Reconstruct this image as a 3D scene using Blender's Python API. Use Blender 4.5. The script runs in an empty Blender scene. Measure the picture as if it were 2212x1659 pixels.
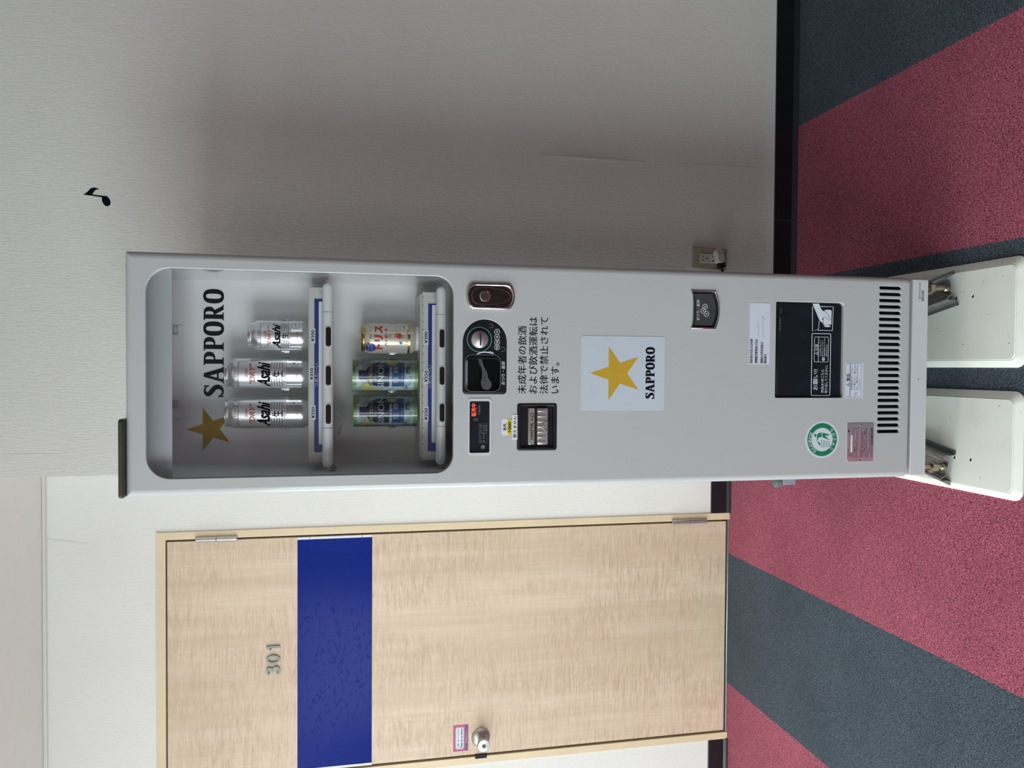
import bpy, bmesh, math, random
from mathutils import Vector, Matrix
from mathutils.geometry import tessellate_polygon
sc = bpy.context.scene
COL = sc.collection
random.seed(7)
PI = math.pi

# ------------------------------------------------------------------ camera
FPX, PITCH, ROLL, YAW, EYE = 1675.08, .2084, .0019, .0222, 1.4323
_fw = Vector((-math.sin(YAW)*math.cos(PITCH), math.cos(YAW)*math.cos(PITCH), -math.sin(PITCH)))
_r0 = Vector((math.cos(YAW), math.sin(YAW), 0)); _u0 = _r0.cross(_fw)
_rt = _r0*math.cos(ROLL) + _u0*math.sin(ROLL); _up = _rt.cross(_fw)
cam = bpy.data.objects.new('camera', bpy.data.cameras.new('camera'))
COL.objects.link(cam)
cam.matrix_world = Matrix(((-_up.x, _rt.x, -_fw.x, 0), (-_up.y, _rt.y, -_fw.y, 0), (-_up.z, _rt.z, -_fw.z, EYE), (0, 0, 0, 1)))
cam.data.sensor_width = 36; cam.data.lens = 36*FPX/2212; cam.data.clip_start = .02
sc.camera = cam
# ------------------------------------------------------------------ light
sc.view_settings.view_transform = 'Standard'; sc.view_settings.look = 'None'
sc.view_settings.gamma = 1; sc.view_settings.use_curve_mapping = False
sc.view_settings.exposure = 0.0
w = bpy.data.worlds.new('world'); sc.world = w; w.use_nodes = True
w.node_tree.nodes['Background'].inputs[0].default_value = (.75, .87, 1, 1)
w.node_tree.nodes['Background'].inputs[1].default_value = 1.0
def area(name, loc, direction, sx, sy, power, col, spread=180):
    l = bpy.data.lights.new(name, 'AREA'); l.shape = 'RECTANGLE'; l.size = sx; l.size_y = sy
    l.energy = power; l.color = col; l.spread = math.radians(spread)
    o = bpy.data.objects.new(name, l); COL.objects.link(o); o.location = loc
    o.rotation_euler = Vector(direction).to_track_quat('-Z', 'Y').to_euler()
    return o
area('window_daylight', (-2.98, .95, 1.1), (1, 0, -.32), 2.3, 1.8, 80, (.86, .955, .965))
area('second_window_daylight', (-2.98, -1.85, 1.1), (1, .5, -.28), 2.2, 1.8, 150, (.86, .955, .965))
area('rear_fill_light', (-1.75, -5.05, 1.6), (.1, 1, -.02), .9, 1.2, 22, (.95, .97, .97))  # added fill light behind the camera, set in an invented window
area('ceiling_lamp_light', (-1.6, .8, 2.33), (0, 0, -1), 1.2, .25, 8, (1, .80, .50))

# ------------------------------------------------------------------ measuring: a pixel on a known plane
def ray(x, y):
    return _fw + _rt*((1659-y-829.5)/FPX) - _up*((x-1106)/FPX)
def P(x, y, Y):                     # -> (X, Z) on the upright plane at depth Y
    d = ray(x, y); k = Y/d.y
    return (d.x*k, EYE+d.z*k)
def FL(x, y, z=0):                  # -> (X, Y) on a level plane at height z
    d = ray(x, y); k = (z-EYE)/d.z
    return (d.x*k, d.y*k)
def RC(x0, y0, x1, y1, Y):          # pixel box -> X0, Z0, X1, Z1
    q = [P(a, b, Y) for a in (x0, x1) for b in (y0, y1)]
    xs = sorted(p[0] for p in q); zs = sorted(p[1] for p in q)
    return ((xs[0]+xs[1])/2, (zs[0]+zs[1])/2, (xs[2]+xs[3])/2, (zs[2]+zs[3])/2)

# ------------------------------------------------------------------ materials
def srgb(r, g, b):
    f = lambda c: (c/255/12.92) if c/255 <= .04045 else ((c/255+.055)/1.055)**2.4
    return (f(r), f(g), f(b), 1)
class NT:
    def __init__(s, name):
        s.m = bpy.data.materials.new(name); s.m.use_nodes = True
        s.t = s.m.node_tree; s.b = s.t.nodes['Principled BSDF']
    def n(s, typ, **k):
        o = s.t.nodes.new(typ)
        for a, v in k.items():
            if a.startswith('i_'):
                key = a[2:].replace('_', ' ')
                o.inputs[int(key) if key.isdigit() else key].default_value = v
            else: setattr(o, a, v)
        return o
    def l(s, a, b): s.t.links.new(a, b)
    def coord(s, sx=1, sy=1, sz=1):
        tc = s.n('ShaderNodeTexCoord'); mp = s.n('ShaderNodeMapping'); mp.inputs['Scale'].default_value = (sx, sy, sz)
        s.l(tc.outputs['Object'], mp.inputs['Vector']); return mp.outputs[0]
    def noise(s, scale, sx=1, sy=1, sz=1, detail=3, rough=.55, dist=0):
        nd = s.n('ShaderNodeTexNoise', i_Scale=scale, i_Detail=detail, i_Roughness=rough, i_Distortion=dist)
        s.l(s.coord(sx, sy, sz), nd.inputs['Vector']); return nd.outputs['Fac']
    def ramp(s, fac, stops):
        r = s.n('ShaderNodeValToRGB'); e = r.color_ramp.elements
        while len(e) < len(stops): e.new(.5)
        for q, (p, c) in zip(e, stops): q.position = p; q.color = c
        s.l(fac, r.inputs[0]); return r.outputs[0]
    def math(s, op, a, b=None, c=None):
        m = s.n('ShaderNodeMath', operation=op)
        for i, v in enumerate((a, b, c)):
            if v is None: continue
            if isinstance(v, (int, float)): m.inputs[i].default_value = v
            else: s.l(v, m.inputs[i])
        return m.outputs[0]
    def mix(s, fac, a, b, mode='MIX'):
        m = s.n('ShaderNodeMix', data_type='RGBA', blend_type=mode)
        for i, v in ((0, fac), (6, a), (7, b)):
            if isinstance(v, (int, float, tuple)): m.inputs[i].default_value = v
            else: s.l(v, m.inputs[i])
        return m.outputs[2]
    def bump(s, h, strength, dist=.002):
        b = s.n('ShaderNodeBump', i_Strength=strength, i_Distance=dist)
        s.l(h, b.inputs['Height']); s.l(b.outputs[0], s.b.inputs['Normal']); return b
def mat(name, col, rough=.5, metal=0, spec=.5, coat=0, vary=0, vscale=30, emit=None, es=1, alpha=None):
    t = NT(name); b = t.b
    b.inputs['Base Color'].default_value = col; b.inputs['Roughness'].default_value = rough
    b.inputs['Metallic'].default_value = metal; b.inputs['Specular IOR Level'].default_value = spec
    b.inputs['Coat Weight'].default_value = coat; b.inputs['Coat Roughness'].default_value = .08
    if vary:
        f = t.noise(vscale, detail=4)
        lo = tuple(c*(1-vary) for c in col[:3])+(1,); hi = tuple(min(1, c*(1+vary)) for c in col[:3])+(1,)
        t.l(t.ramp(f, [(.3, lo), (.7, hi)]), b.inputs['Base Color'])
    if emit: b.inputs['Emission Color'].default_value = emit; b.inputs['Emission Strength'].default_value = es
    return t.m
def wallpaper(name, col):
    t = NT(name); b = t.b; b.inputs['Roughness'].default_value = .75; b.inputs['Specular IOR Level'].default_value = .25
    v = t.noise(230, 1, 1, .28, 2, .6, .6); h = t.noise(110, .25, .25, 1.1, 2, .6, .5); c = t.noise(2.2, detail=2); pm = t.noise(7, detail=2)
    vv = t.math('POWER', v, 2.0)
    s = t.math('ADD', t.math('MULTIPLY', vv, 1.6), t.math('MULTIPLY', t.math('MULTIPLY', h, pm), .8))
    t.bump(s, .36, .0022)
    lo = tuple(x*.95 for x in col[:3])+(1,)
    t.l(t.ramp(c, [(.3, lo), (.7, col)]), b.inputs['Base Color'])
    return t.m
def carpet(name, dark, light):
    t = NT(name); b = t.b; b.inputs['Roughness'].default_value = .95; b.inputs['Specular IOR Level'].default_value = .1
    b.inputs['Sheen Weight'].default_value = .08; b.inputs['Sheen Roughness'].default_value = .5
    f = t.noise(400, 1, .65, 1, 2, .7, .9); g = t.noise(3.5, detail=3)
    col = t.ramp(f, [(.36, dark), (.68, light)])
    col = t.mix(t.math('MULTIPLY', t.ramp(g, [(.35, (1, 1, 1, 1)), (.6, (0, 0, 0, 1))]), .18), col, dark)
    t.l(col, b.inputs['Base Color']); t.bump(f, .9, .004)
    return t.m
def maple(name):
    t = NT(name); b = t.b; b.inputs['Roughness'].default_value = .42; b.inputs['Specular IOR Level'].default_value = .35
    fig = t.noise(34, .30, 1, 4.6, 3, .55, .7); fig2 = t.noise(26, .5, 1, 3.2, 2, .5, 1.6); msk = t.noise(10, 1, 1, .3, 2, .5)
    fine = t.noise(75, 1.2, 1, .05, 2, .6); band = t.noise(9, 1.2, 1, .05, 2, .5)
    f = t.math('MULTIPLY', t.math('ADD', t.ramp(fig, [(.40, (0, 0, 0, 1)), (.62, (1, 1, 1, 1))]), t.ramp(fig2, [(.46, (0, 0, 0, 1)), (.62, (1, 1, 1, 1))])), .5)
    m = t.math('MULTIPLY', f, t.ramp(msk, [(.34, (.22, .22, .22, 1)), (.62, (1, 1, 1, 1))]))
    c = t.mix(m, srgb(217, 197, 175), srgb(186, 162, 138))
    c = t.mix(t.ramp(fine, [(.38, (.25, .25, .25, 1)), (.62, (0, 0, 0, 1))]), c, srgb(188, 165, 139))
    c = t.mix(t.ramp(band, [(.36, (.35, .35, .35, 1)), (.60, (0, 0, 0, 1))]), c, srgb(186, 161, 133))
    t.l(c, b.inputs['Base Color']); return t.m
def bluefilm(name):
    t = NT(name); b = t.b; b.inputs['Roughness'].default_value = .16; b.inputs['Specular IOR Level'].default_value = .045
    b.inputs['Base Color'].default_value = (.006, .018, .19, 1)
    f = t.noise(90, .6, 1, 1.3, 3, .6, .6); g = t.noise(3.0, detail=2)
    r = t.ramp(f, [(.60, (0, 0, 0, 1)), (.70, (1, 1, 1, 1))])
    t.bump(t.math('ADD', t.math('MULTIPLY', r, .5), g), .4, .0012)
    return t.m
def glassmat(name, tint=(1, 1, 1, 1), ior=1.5, rough=.01):
    t = NT(name); t.t.nodes.remove(t.b)
    tr = t.n('ShaderNodeBsdfTransparent', i_Color=tint); gl = t.n('ShaderNodeBsdfGlossy', i_Roughness=rough)
    fr = t.n('ShaderNodeFresnel', i_IOR=ior); mx = t.n('ShaderNodeMixShader')
    t.l(fr.outputs[0], mx.inputs[0]); t.l(tr.outputs[0], mx.inputs[1]); t.l(gl.outputs[0], mx.inputs[2])
    t.l(mx.outputs[0], t.t.nodes['Material Output'].inputs[0]); return t.m
def scuffed(name, col):
    t = NT(name); b = t.b; b.inputs['Roughness'].default_value = .45
    v = t.n('ShaderNodeTexVoronoi', feature='F1', i_Scale=75, i_Randomness=1); t.l(t.coord(1, .6, 1), v.inputs['Vector'])
    n = t.noise(19, detail=4); m = t.math('MULTIPLY', t.ramp(v.outputs['Distance'], [(.05, (1, 1, 1, 1)), (.13, (0, 0, 0, 1))]),
                                        t.ramp(n, [(.47, (0, 0, 0, 1)), (.58, (1, 1, 1, 1))]))
    sa = t.noise(120, .22, 1.6, 1, 3, .62, 2.2); sb = t.noise(110, 1.5, .28, 1, 3, .62, 2.0); dirt = t.noise(6, detail=5)
    m2 = t.math('MAXIMUM', t.ramp(sa, [(.69, (0, 0, 0, 1)), (.73, (.6, .6, .6, 1))]), t.ramp(sb, [(.69, (0, 0, 0, 1)), (.73, (.5, .5, .5, 1))]))
    c = t.mix(t.ramp(dirt, [(.5, (0, 0, 0, 1)), (.8, (.35, .35, .35, 1))]), col, (.55, .54, .46, 1))
    c = t.mix(m, c, (.14, .13, .10, 1)); c = t.mix(m2, c, (.28, .27, .22, 1))
    t.l(c, b.inputs['Base Color']); return t.m

M = {}
M['wall'] = wallpaper('wallpaper', (.74, .735, .70, 1))
M['far_wall'] = mat('bounce_cutting_dark_wall', (.22, .20, .18, 1), .7, vary=.05, vscale=4)  # unseen walls coloured dark to cut the bounce fill
M['ceiling'] = mat('ceiling_board', (.72, .70, .66, 1), .85, vary=.02)
M['red'] = carpet('red_carpet', (.085, .008, .020, 1), (.84, .225, .33, 1))
M['slate'] = carpet('slate_carpet', (.007, .012, .022, 1), (.15, .20, .25, 1))
M['black_vinyl'] = mat('black_vinyl', (.008, .009, .012, 1), .3, vary=.2)
M['maple'] = maple('maple_laminate')
M['cream'] = mat('cream_paint', srgb(214, 197, 164), .45, vary=.04, vscale=12)
M['blue_film'] = bluefilm('blue_film')
M['white'] = mat('white_plastic', (.82, .84, .86, 1), .35, vary=.02)
M['ivory'] = mat('ivory_plastic', (.62, .62, .57, 1), .4, vary=.03)
M['outlet'] = mat('beige_plastic', (.42, .38, .26, 1), .4, vary=.03)
M['body'] = mat('grey_enamel', (.45, .475, .48, 1), .38, coat=.25, vary=.015, vscale=3)
M['body2'] = mat('white_enamel', (.55, .58, .60, 1), .4, coat=.2, vary=.015, vscale=3)
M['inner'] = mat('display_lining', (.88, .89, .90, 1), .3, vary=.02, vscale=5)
M['inner_gloss'] = mat('glossy_lining', (.80, .83, .85, 1), .08, coat=.6, vary=.01)
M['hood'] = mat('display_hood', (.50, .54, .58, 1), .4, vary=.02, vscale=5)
M['black'] = mat('black_plastic', (.008, .010, .013, 1), .25, vary=.15)
M['flap'] = mat('flap_plastic', (.010, .014, .020, 1), .22, spec=.3, coat=0, vary=.3, vscale=15)
M['return_grey'] = mat('grey_return_flap', (.05, .052, .055, 1), .4, spec=.3, vary=.1)
M['dark'] = mat('dark_void', (.006, .006, .008, 1), .8, vary=.1)
M['ink'] = mat('black_ink', (.004, .005, .010, 1), .7, spec=.08, vary=.05)
M['gold'] = mat('gold_ink', (.50, .32, .03, 1), .6, spec=.15, vary=.04, vscale=40)
M['sign'] = mat('pale_sticker', (.50, .57, .64, 1), .35, vary=.01)
M['paper'] = mat('white_sticker', (.66, .70, .74, 1), .5, vary=.02)
M['paper_pale'] = mat('label_paper', (.58, .64, .72, 1), .5, vary=.02)
M['print_white'] = mat('white_print', (.62, .68, .74, 1), .5, vary=.02)
M['print_grey'] = mat('grey_print', (.13, .15, .17, 1), .5, vary=.02)
M['pencil'] = mat('faded_ink', (.36, .41, .46, 1), .5, vary=.1)
M['green'] = mat('green_print', (.0, .18, .085, 1), .5, vary=.03)
M['yellow'] = mat('yellow_sticker', (.75, .58, .02, 1), .5, vary=.03)
M['blue'] = mat('blue_strip', (.012, .035, .24, 1), .35, vary=.05)
M['red_ink'] = mat('red_ink', (.55, .04, .03, 1), .4, vary=.05)
M['tan_ink'] = mat('tan_ink', (.45, .22, .10, 1), .4, vary=.05)
M['chrome'] = mat('chrome', (.62, .62, .63, 1), .12, 1, vary=.02)
M['dark_chrome'] = mat('smoked_chrome', (.14, .13, .13, 1), .22, 1, vary=.25, vscale=90)
M['steel'] = mat('brushed_steel', (.50, .50, .48, 1), .3, .8, vary=.08, vscale=60)
M['dull_steel'] = mat('dull_steel', (.30, .31, .31, 1), .35, .8, vary=.15, vscale=40)
M['zinc'] = mat('zinc_bolt', (.38, .33, .26, 1), .3, 1, vary=.15, vscale=80)
M['can'] = mat('can_silver', (.88, .89, .91, 1), .26, .9, vary=.03, vscale=60)
M['can_matt'] = mat('can_label_silver', (.80, .81, .83, 1), .36, .75, vary=.02)
M['can_gold'] = mat('can_gold', (.62, .45, .16, 1), .25, 1, vary=.04)
M['can_cream'] = mat('can_cream', (.66, .63, .57, 1), .3, .3, vary=.02)
M['number'] = mat('number_metal', (.23, .28, .28, 1), .45, .15, spec=.2, vary=.03)
M['magenta'] = mat('magenta_sticker', (.42, .05, .13, 1), .45, vary=.03)
M['violet'] = mat('violet_band', (.05, .06, .22, 1), .45, vary=.03)
M['teal'] = mat('teal_ring', (.05, .33, .28, 1), .4, vary=.03)
M['lever'] = mat('grey_lever', (.30, .31, .33, 1), .35, .3, vary=.05)
M['led'] = mat('red_led', (.4, .02, .01, 1), .5, emit=(1, .1, .04, 1), es=1.6)
M['plate'] = scuffed('scuffed_cream_enamel', (.82, .86, .80, 1))
M['nameplate'] = mat('nameplate_metal', (.80, .72, .78, 1), .28, .85, vary=.05)
M['button'] = mat('smoked_button', (.018, .010, .014, 1), .12, coat=.5, vary=.1)
M['leaf'] = mat('leaf_green', (.36, .58, .22, 1), .4, vary=.35, vscale=45)
M['lemon'] = mat('lemon_yellow', (.66, .60, .26, 1), .4, vary=.2, vscale=90)
M['ice'] = mat('ice_blue', (.62, .72, .82, 1), .35, vary=.35, vscale=90)
M['navy'] = mat('navy_print', (.035, .045, .12, 1), .3, vary=.2, vscale=50)
M['mid_blue'] = mat('mid_blue_print', (.04, .13, .34, 1), .35, vary=.1, vscale=40)
M['cord'] = mat('beige_cord', (.33, .30, .23, 1), .6, vary=.15, vscale=90)
M['grey_rubber'] = mat('grey_rubber', (.12, .14, .14, 1), .5, vary=.1)
M['grey_paint'] = mat('grey_tube', (.25, .26, .30, 1), .45, vary=.05)
M['olive'] = mat('dark_olive_board', (.035, .038, .025, 1), .3, vary=.2)
M['glass'] = glassmat('display_glass', (.985, .99, .99, 1), 1.3)
M['film'] = glassmat('clear_film', (.985, .99, .99, 1), 1.2, .05)
M['acrylic'] = glassmat('clear_acrylic', (.9, .93, .93, 1), 1.5, .03)
M['smoke'] = glassmat('smoked_cover', (.80, .82, .83, 1), 1.5, .04)
M['window_glass'] = glassmat('window_glass', (.97, .98, 1, 1), 1.45)

# ------------------------------------------------------------------ mesh helpers
class MB:
    def __init__(s): s.v = []; s.f = []
    def add(s, vs, fs):
        k = len(s.v); s.v += [tuple(v) for v in vs]; s.f += [tuple(i+k for i in f) for f in fs]; return s
    def box(s, x0, y0, z0, x1, y1, z1, b=0):
        if b <= 0:
            vs = [(x, y, z) for x in (x0, x1) for y in (y0, y1) for z in (z0, z1)]
            return s.add(vs, [(0, 1, 3, 2), (4, 6, 7, 5), (0, 4, 5, 1), (2, 3, 7, 6), (0, 2, 6, 4), (1, 5, 7, 3)])
        bm = bmesh.new(); bmesh.ops.create_cube(bm, size=1)
        for v in bm.verts: v.co = ((x0+x1)/2+v.co.x*(x1-x0), (y0+y1)/2+v.co.y*(y1-y0), (z0+z1)/2+v.co.z*(z1-z0))
        bmesh.ops.bevel(bm, geom=bm.edges[:], offset=b, segments=2, affect='EDGES', profile=.5)
        bm.verts.index_update(); s.add([v.co[:] for v in bm.verts], [[v.index for v in f.verts] for f in bm.faces]); bm.free(); return s
    def rings(s, rs, closed=True, cap0=False, cap1=False):
        k = len(s.v); n = len(rs[0])
        for r in rs: s.v += [tuple(p) for p in r]
        for j in range(len(rs)-1):
            for i in range(n if closed else n-1):
                a = k+j*n+i; b = k+j*n+(i+1) % n
                s.f.append((a, b, b+n, a+n))
        if cap0: s.f.append(tuple(range(k, k+n))[::-1])
        if cap1: s.f.append(tuple(range(k+(len(rs)-1)*n, k+len(rs)*n)))
        return s
    def lathe(s, prof, c=(0, 0, 0), axis='Z', n=32, cap0=True, cap1=True):
        rs = []
        for r, h in prof:
            ring = []
            for i in range(n):
                a = 2*PI*i/n; u, v = r*math.cos(a), r*math.sin(a)
                p = {'Z': (u, v, h), 'Y': (u, h, v), 'X': (h, u, v)}[axis]
                ring.append((p[0]+c[0], p[1]+c[1], p[2]+c[2]))
            rs.append(ring)
        return s.rings(rs, True, cap0, cap1)
    def tube(s, pts, r, n=8):
        pts = [Vector(p) for p in pts]; rs = []; up = Vector((0, 0, 1))
        for i, p in enumerate(pts):
            d = (pts[min(i+1, len(pts)-1)]-pts[max(i-1, 0)]).normalized()
            a = d.cross(up if abs(d.z) < .9 else Vector((1, 0, 0))).normalized(); b = d.cross(a)
            rr = r[i] if isinstance(r, (list, tuple)) else r
            rs.append([p+a*rr*math.cos(2*PI*k/n)+b*rr*math.sin(2*PI*k/n) for k in range(n)])
        return s.rings(rs, True, True, True)
    # shapes lying in an upright plane: loops of (X, Z); front at y0, back at y1 (y1 > y0)
    def flat(s, loops, y):
        vs = [[Vector((p[0], p[1], 0)) for p in l] for l in loops]
        tri = tessellate_polygon(vs)
        return s.add([(p[0], y, p[1]) for l in loops for p in l], tri)
    def slab(s, loops, y0, y1, b=0, back=True, fns=None):
        if b and fns:
            s.flat([f(b if i == 0 else -b) for i, f in enumerate(fns)], y0)
            for i, f in enumerate(fns):
                sg = 1 if i == 0 else -1; rs = []
                for k in range(5):
                    a = k/4*PI/2
                    q = f(sg*b*(1-math.sin(a))); rs.append([(p[0], y0+b*(1-math.cos(a)), p[1]) for p in q])
                rs.append([(p[0], y1, p[1]) for p in f(0)]); s.rings(rs)
            loops = [f(0) for f in fns]
        else:
            s.flat(loops, y0)
            for l in loops: s.rings([[(p[0], y0, p[1]) for p in l], [(p[0], y1, p[1]) for p in l]])
        if back: s.flat(loops, y1)
        return s
    def obj(s, name, m, parent=None, local=False, keep=False):
        me = bpy.data.meshes.new(name); me.from_pydata(s.v, [], s.f)
        bm = bmesh.new(); bm.from_mesh(me)
        bmesh.ops.remove_doubles(bm, verts=bm.verts, dist=1e-6)
        bmesh.ops.recalc_face_normals(bm, faces=bm.faces); bm.to_mesh(me); bm.free()
        me.materials.append(M[m] if isinstance(m, str) else m)
        me.shade_smooth(); me.set_sharp_from_angle(angle=math.radians(32))
        for p in me.polygons:
            if max(abs(c) for c in p.normal) > .9999: p.use_smooth = False
        return link(name, me, parent, local)
def link(name, me, parent=None, local=False):
    o = bpy.data.objects.new(name, me); COL.objects.link(o)
    if parent:
        o.parent = parent
        if not local and parent.data is None: o.matrix_parent_inverse = Matrix.Translation(parent.location).inverted()
    return o
def thing(name, loc, label, cat, group=None, kind=None):
    o = bpy.data.objects.new(name, None); COL.objects.link(o); o.location = loc; o.empty_display_size = .1
    return tag(o, label, cat, group, kind)
def tag(o, label, cat=None, group=None, kind=None):
    o['label'] = label
    if cat: o['category'] = cat
    if group: o['group'] = group
    if kind: o['kind'] = kind
    return o
def struct(o, label): o['kind'] = 'structure'; o['label'] = label; return o
def rr(x0, z0, x1, z1, r=0, n=6, radii=None):
    R4 = radii or (r, r, r, r)        # corners: (x1,z1) (x0,z1) (x0,z0) (x1,z0)
    def f(ins=0):
        a0, c0, a1, c1 = x0+ins, z0+ins, x1-ins, z1-ins; out = []
        for (cx, cz, a), q in zip(((a1, c1, 0), (a0, c1, 90), (a0, c0, 180), (a1, c0, 270)), R4):
            q = max(q-ins, .00005) if q > 0 else 0
            sx = -1 if a in (0, 270) else 1; sz = -1 if a in (0, 90) else 1
            if q == 0: out.append((cx, cz)); continue
            for k in range(n+1):
                t = math.radians(a+90*k/n)
                out.append((cx+sx*q+q*math.cos(t), cz+sz*q+q*math.sin(t)))
        return out
    return f
def circ(cx, cz, r, n=32): return lambda ins=0: [(cx+(r-ins)*math.cos(2*PI*i/n), cz+(r-ins)*math.sin(2*PI*i/n)) for i in range(n)]
def ring(cx, cz, r0, r1, n=36): return [circ(cx, cz, r1, n)(), circ(cx, cz, r0, n)()]
def frame(x0, z0, x1, z1, t, r=0): return [rr(x0, z0, x1, z1, r)(), rr(x0+t, z0+t, x1-t, z1-t, max(r-t, 0))()]
def poly(name, loops, y, m, parent, t=.0003, local=False):
    return MB().slab(loops, y-t, y, back=False).obj(name, m, parent, local)
def polys(name, list_of_loops, y, m, parent, t=.0003):
    b = MB()
    for l in list_of_loops: b.slab(l, y-t, y, back=False)
    return b.obj(name, m, parent)
_fonts = {}
def tmesh(s, bold=0.0, shear=0.0, space=1.0, depth=0.0):
    cu = bpy.data.curves.new('t', 'FONT'); cu.body = s; cu.size = 1; cu.shear = shear; cu.resolution_u = 3
    cu.space_character = space
    o = bpy.data.objects.new('t', cu); COL.objects.link(o)
    dg = bpy.context.evaluated_depsgraph_get(); dg.update()
    ev = o.evaluated_get(dg); me = ev.to_mesh()
    vs = [v.co[:2] for v in me.vertices]; fs = [tuple(p.vertices) for p in me.polygons]
    ed = [tuple(e.vertices) for e in me.edges]
    ev.to_mesh_clear(); bpy.data.objects.remove(o); bpy.data.curves.remove(cu)
    if depth: return vs, fs, ed
    if bold:
        r = bold*.85; n = len(vs); V = []; Fs = []
        for k, (dx, dy) in enumerate(((-1, -.6), (1, -.6), (1, .6), (-1, .6), (0, 0))):
            V += [(v[0]+dx*r, v[1]+dy*r, k*1.5e-5) for v in vs]; Fs += [tuple(i+n*k for i in f) for f in fs]
        vs, fs = V, Fs
    return vs, fs
def fit(vs, x0, z0, x1, z1):
    ax = min(v[0] for v in vs); bx = max(v[0] for v in vs); az = min(v[1] for v in vs); bz = max(v[1] for v in vs)
    return [(x0+(v[0]-ax)/(bx-ax)*(x1-x0), z0+(v[1]-az)/(bz-az)*(z1-z0), v[2] if len(v) > 2 else 0) for v in vs]
def text_to(b, s, box, y, bold=0.0, shear=0.0, space=1.0):
    vs, fs = tmesh(s, bold, shear, space)
    if vs: b.add([(p[0], y-p[2], p[1]) for p in fit(vs, *box)], fs)
    return b
def texts(name, items, Y, m, parent, lift=.0006, bold=0.0):   # items: (string, x0, y0, x1, y1) in pixels on the plane Y
    b = MB()
    for it in items: text_to(b, it[0], RC(*it[1:5], Y), Y-lift, it[5] if len(it) > 5 else bold)
    return b.obj(name, m, parent)
def bez(p0, p1, p2, p3, n=8):
    return [tuple((1-t)**3*a+3*(1-t)**2*t*b_+3*(1-t)*t*t*c+t**3*d for a, b_, c, d in zip(p0, p1, p2, p3)) for t in [i/n for i in range(1, n+1)]]
def cat(pts, n=6, closed=False):                              # Catmull-Rom through points
    out = []; m = len(pts)
    for i in range(m if closed else m-1):
        g = lambda k: pts[k % m] if closed else pts[max(0, min(m-1, k))]
        a, b_, c, d = g(i-1), g(i), g(i+1), g(i+2)
        for j in range(n):
            t = j/n
            out.append(tuple(.5*((2*q)+(r-p)*t+(2*p-5*q+4*r-s_)*t*t+(-p+3*q-3*r+s_)*t**3) for p, q, r, s_ in zip(a, b_, c, d)))
    if not closed: out.append(tuple(pts[-1]))
    return out
def stroke(pts, ws, n=6):
    q = cat([(p[0], p[1], w_) for p, w_ in zip(pts, ws)], n); L = []; R_ = []
    for i, p in enumerate(q):
        a = q[max(i-1, 0)]; c = q[min(i+1, len(q)-1)]; dx, dz = c[0]-a[0], c[1]-a[1]; l = math.hypot(dx, dz) or 1
        nx, nz = -dz/l*p[2]/2, dx/l*p[2]/2; L.append((p[0]+nx, p[1]+nz)); R_.append((p[0]-nx, p[1]-nz))
    return L+R_[::-1]
def sellipse(cx, cz, a, b_, e=2.5, n=36):
    o = []
    for i in range(n):
        t = 2*PI*i/n; c, s_ = math.cos(t), math.sin(t)
        o.append((cx+a*math.copysign(abs(c)**(2/e), c), cz+b_*math.copysign(abs(s_)**(2/e), s_)))
    return o
# a roman display capital set, unit height
_P = [(0, 0), (0, .05), (.07, .07), (.07, .93), (0, .95), (0, 1), (.34, 1)]+bez((.34, 1), (.52, 1), (.62, .89), (.62, .72))+bez((.62, .72), (.62, .53), (.5, .42), (.32, .42))+[(.26, .42), (.26, .07), (.36, .05), (.36, 0)]
_Ph = [(.26, .91), (.32, .91)]+bez((.32, .91), (.38, .91), (.42, .84), (.42, .71))+bez((.42, .71), (.42, .57), (.38, .5), (.31, .5))+[(.26, .5)]
GL = {
 'P': (.62, [[_P, _Ph]]),
 'R': (.72, [[_P, _Ph], [[(.30, .44), (.46, .47), (.655, .07), (.72, .05), (.72, 0), (.50, 0), (.275, .44)]]]),
 'O': (.66, [[sellipse(.33, .5, .33, .52), sellipse(.33, .5, .128, .385, 2.8)]]),
 'A': (.78, [[[(.30, 1), (.46, 1), (.72, .06), (.78, .05), (.78, 0), (.46, 0), (.46, .05), (.53, .06), (.475, .26), (.22, .26), (.165, .06), (.24, .05), (.24, 0), (0, 0), (0, .05), (.07, .06)],
               [(.345, .74), (.452, .34), (.243, .34)]]]),
 'S': (.58, [[stroke([(.52, .79), (.44, .915), (.30, .955), (.17, .90), (.13, .765), (.25, .62), (.41, .47), (.475, .29), (.41, .12), (.27, .045), (.13, .085), (.04, .23)],
                     [.03, .07, .10, .15, .19, .22, .22, .20, .16, .10, .08, .03])], [[(.49, .99), (.535, .99), (.535, .72), (.50, .74)]], [[(0, .29), (.035, .27), (.055, .01), (.01, .01)]]]),
}
def capitals(b, s, box, y, gap=.07, bold=0):
    if bold:
        for k, (dx, dz) in enumerate(((-1, 0), (1, 0), (0, .4), (0, -.4))):
            e = bold*(box[3]-box[1]); capitals(b, s, (box[0]+dx*e, box[1]+dz*e, box[2]+dx*e, box[3]+dz*e), y-k*2e-5, gap)
        return b
    total = sum(GL[c][0] for c in s)+gap*(len(s)-1); x0, z0, x1, z1 = box; k = (x1-x0)/total; h = z1-z0; x = 0
    for c in s:
        wd, parts = GL[c]
        for loops in parts: b.flat([[(x0+(x+p[0])*k, z0+p[1]*h) for p in l] for l in loops], y)
        x += wd+gap
    return b
def star_pts(cx, cz, r, k=.40, rot=0): return [(cx+(r if i % 2 == 0 else r*k)*math.sin(PI*i/5+rot), cz+(r if i % 2 == 0 else r*k)*math.cos(PI*i/5+rot)) for i in range(10)]

# ------------------------------------------------------------------ room
YL, YR, ZC = 2.730, 2.310, 2.388      # door wall, wall behind the machine, ceiling height
XC = -.3051                           # outer corner between the two
X0, X1, Y0 = -3.1, 6.5, -5.2
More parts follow.
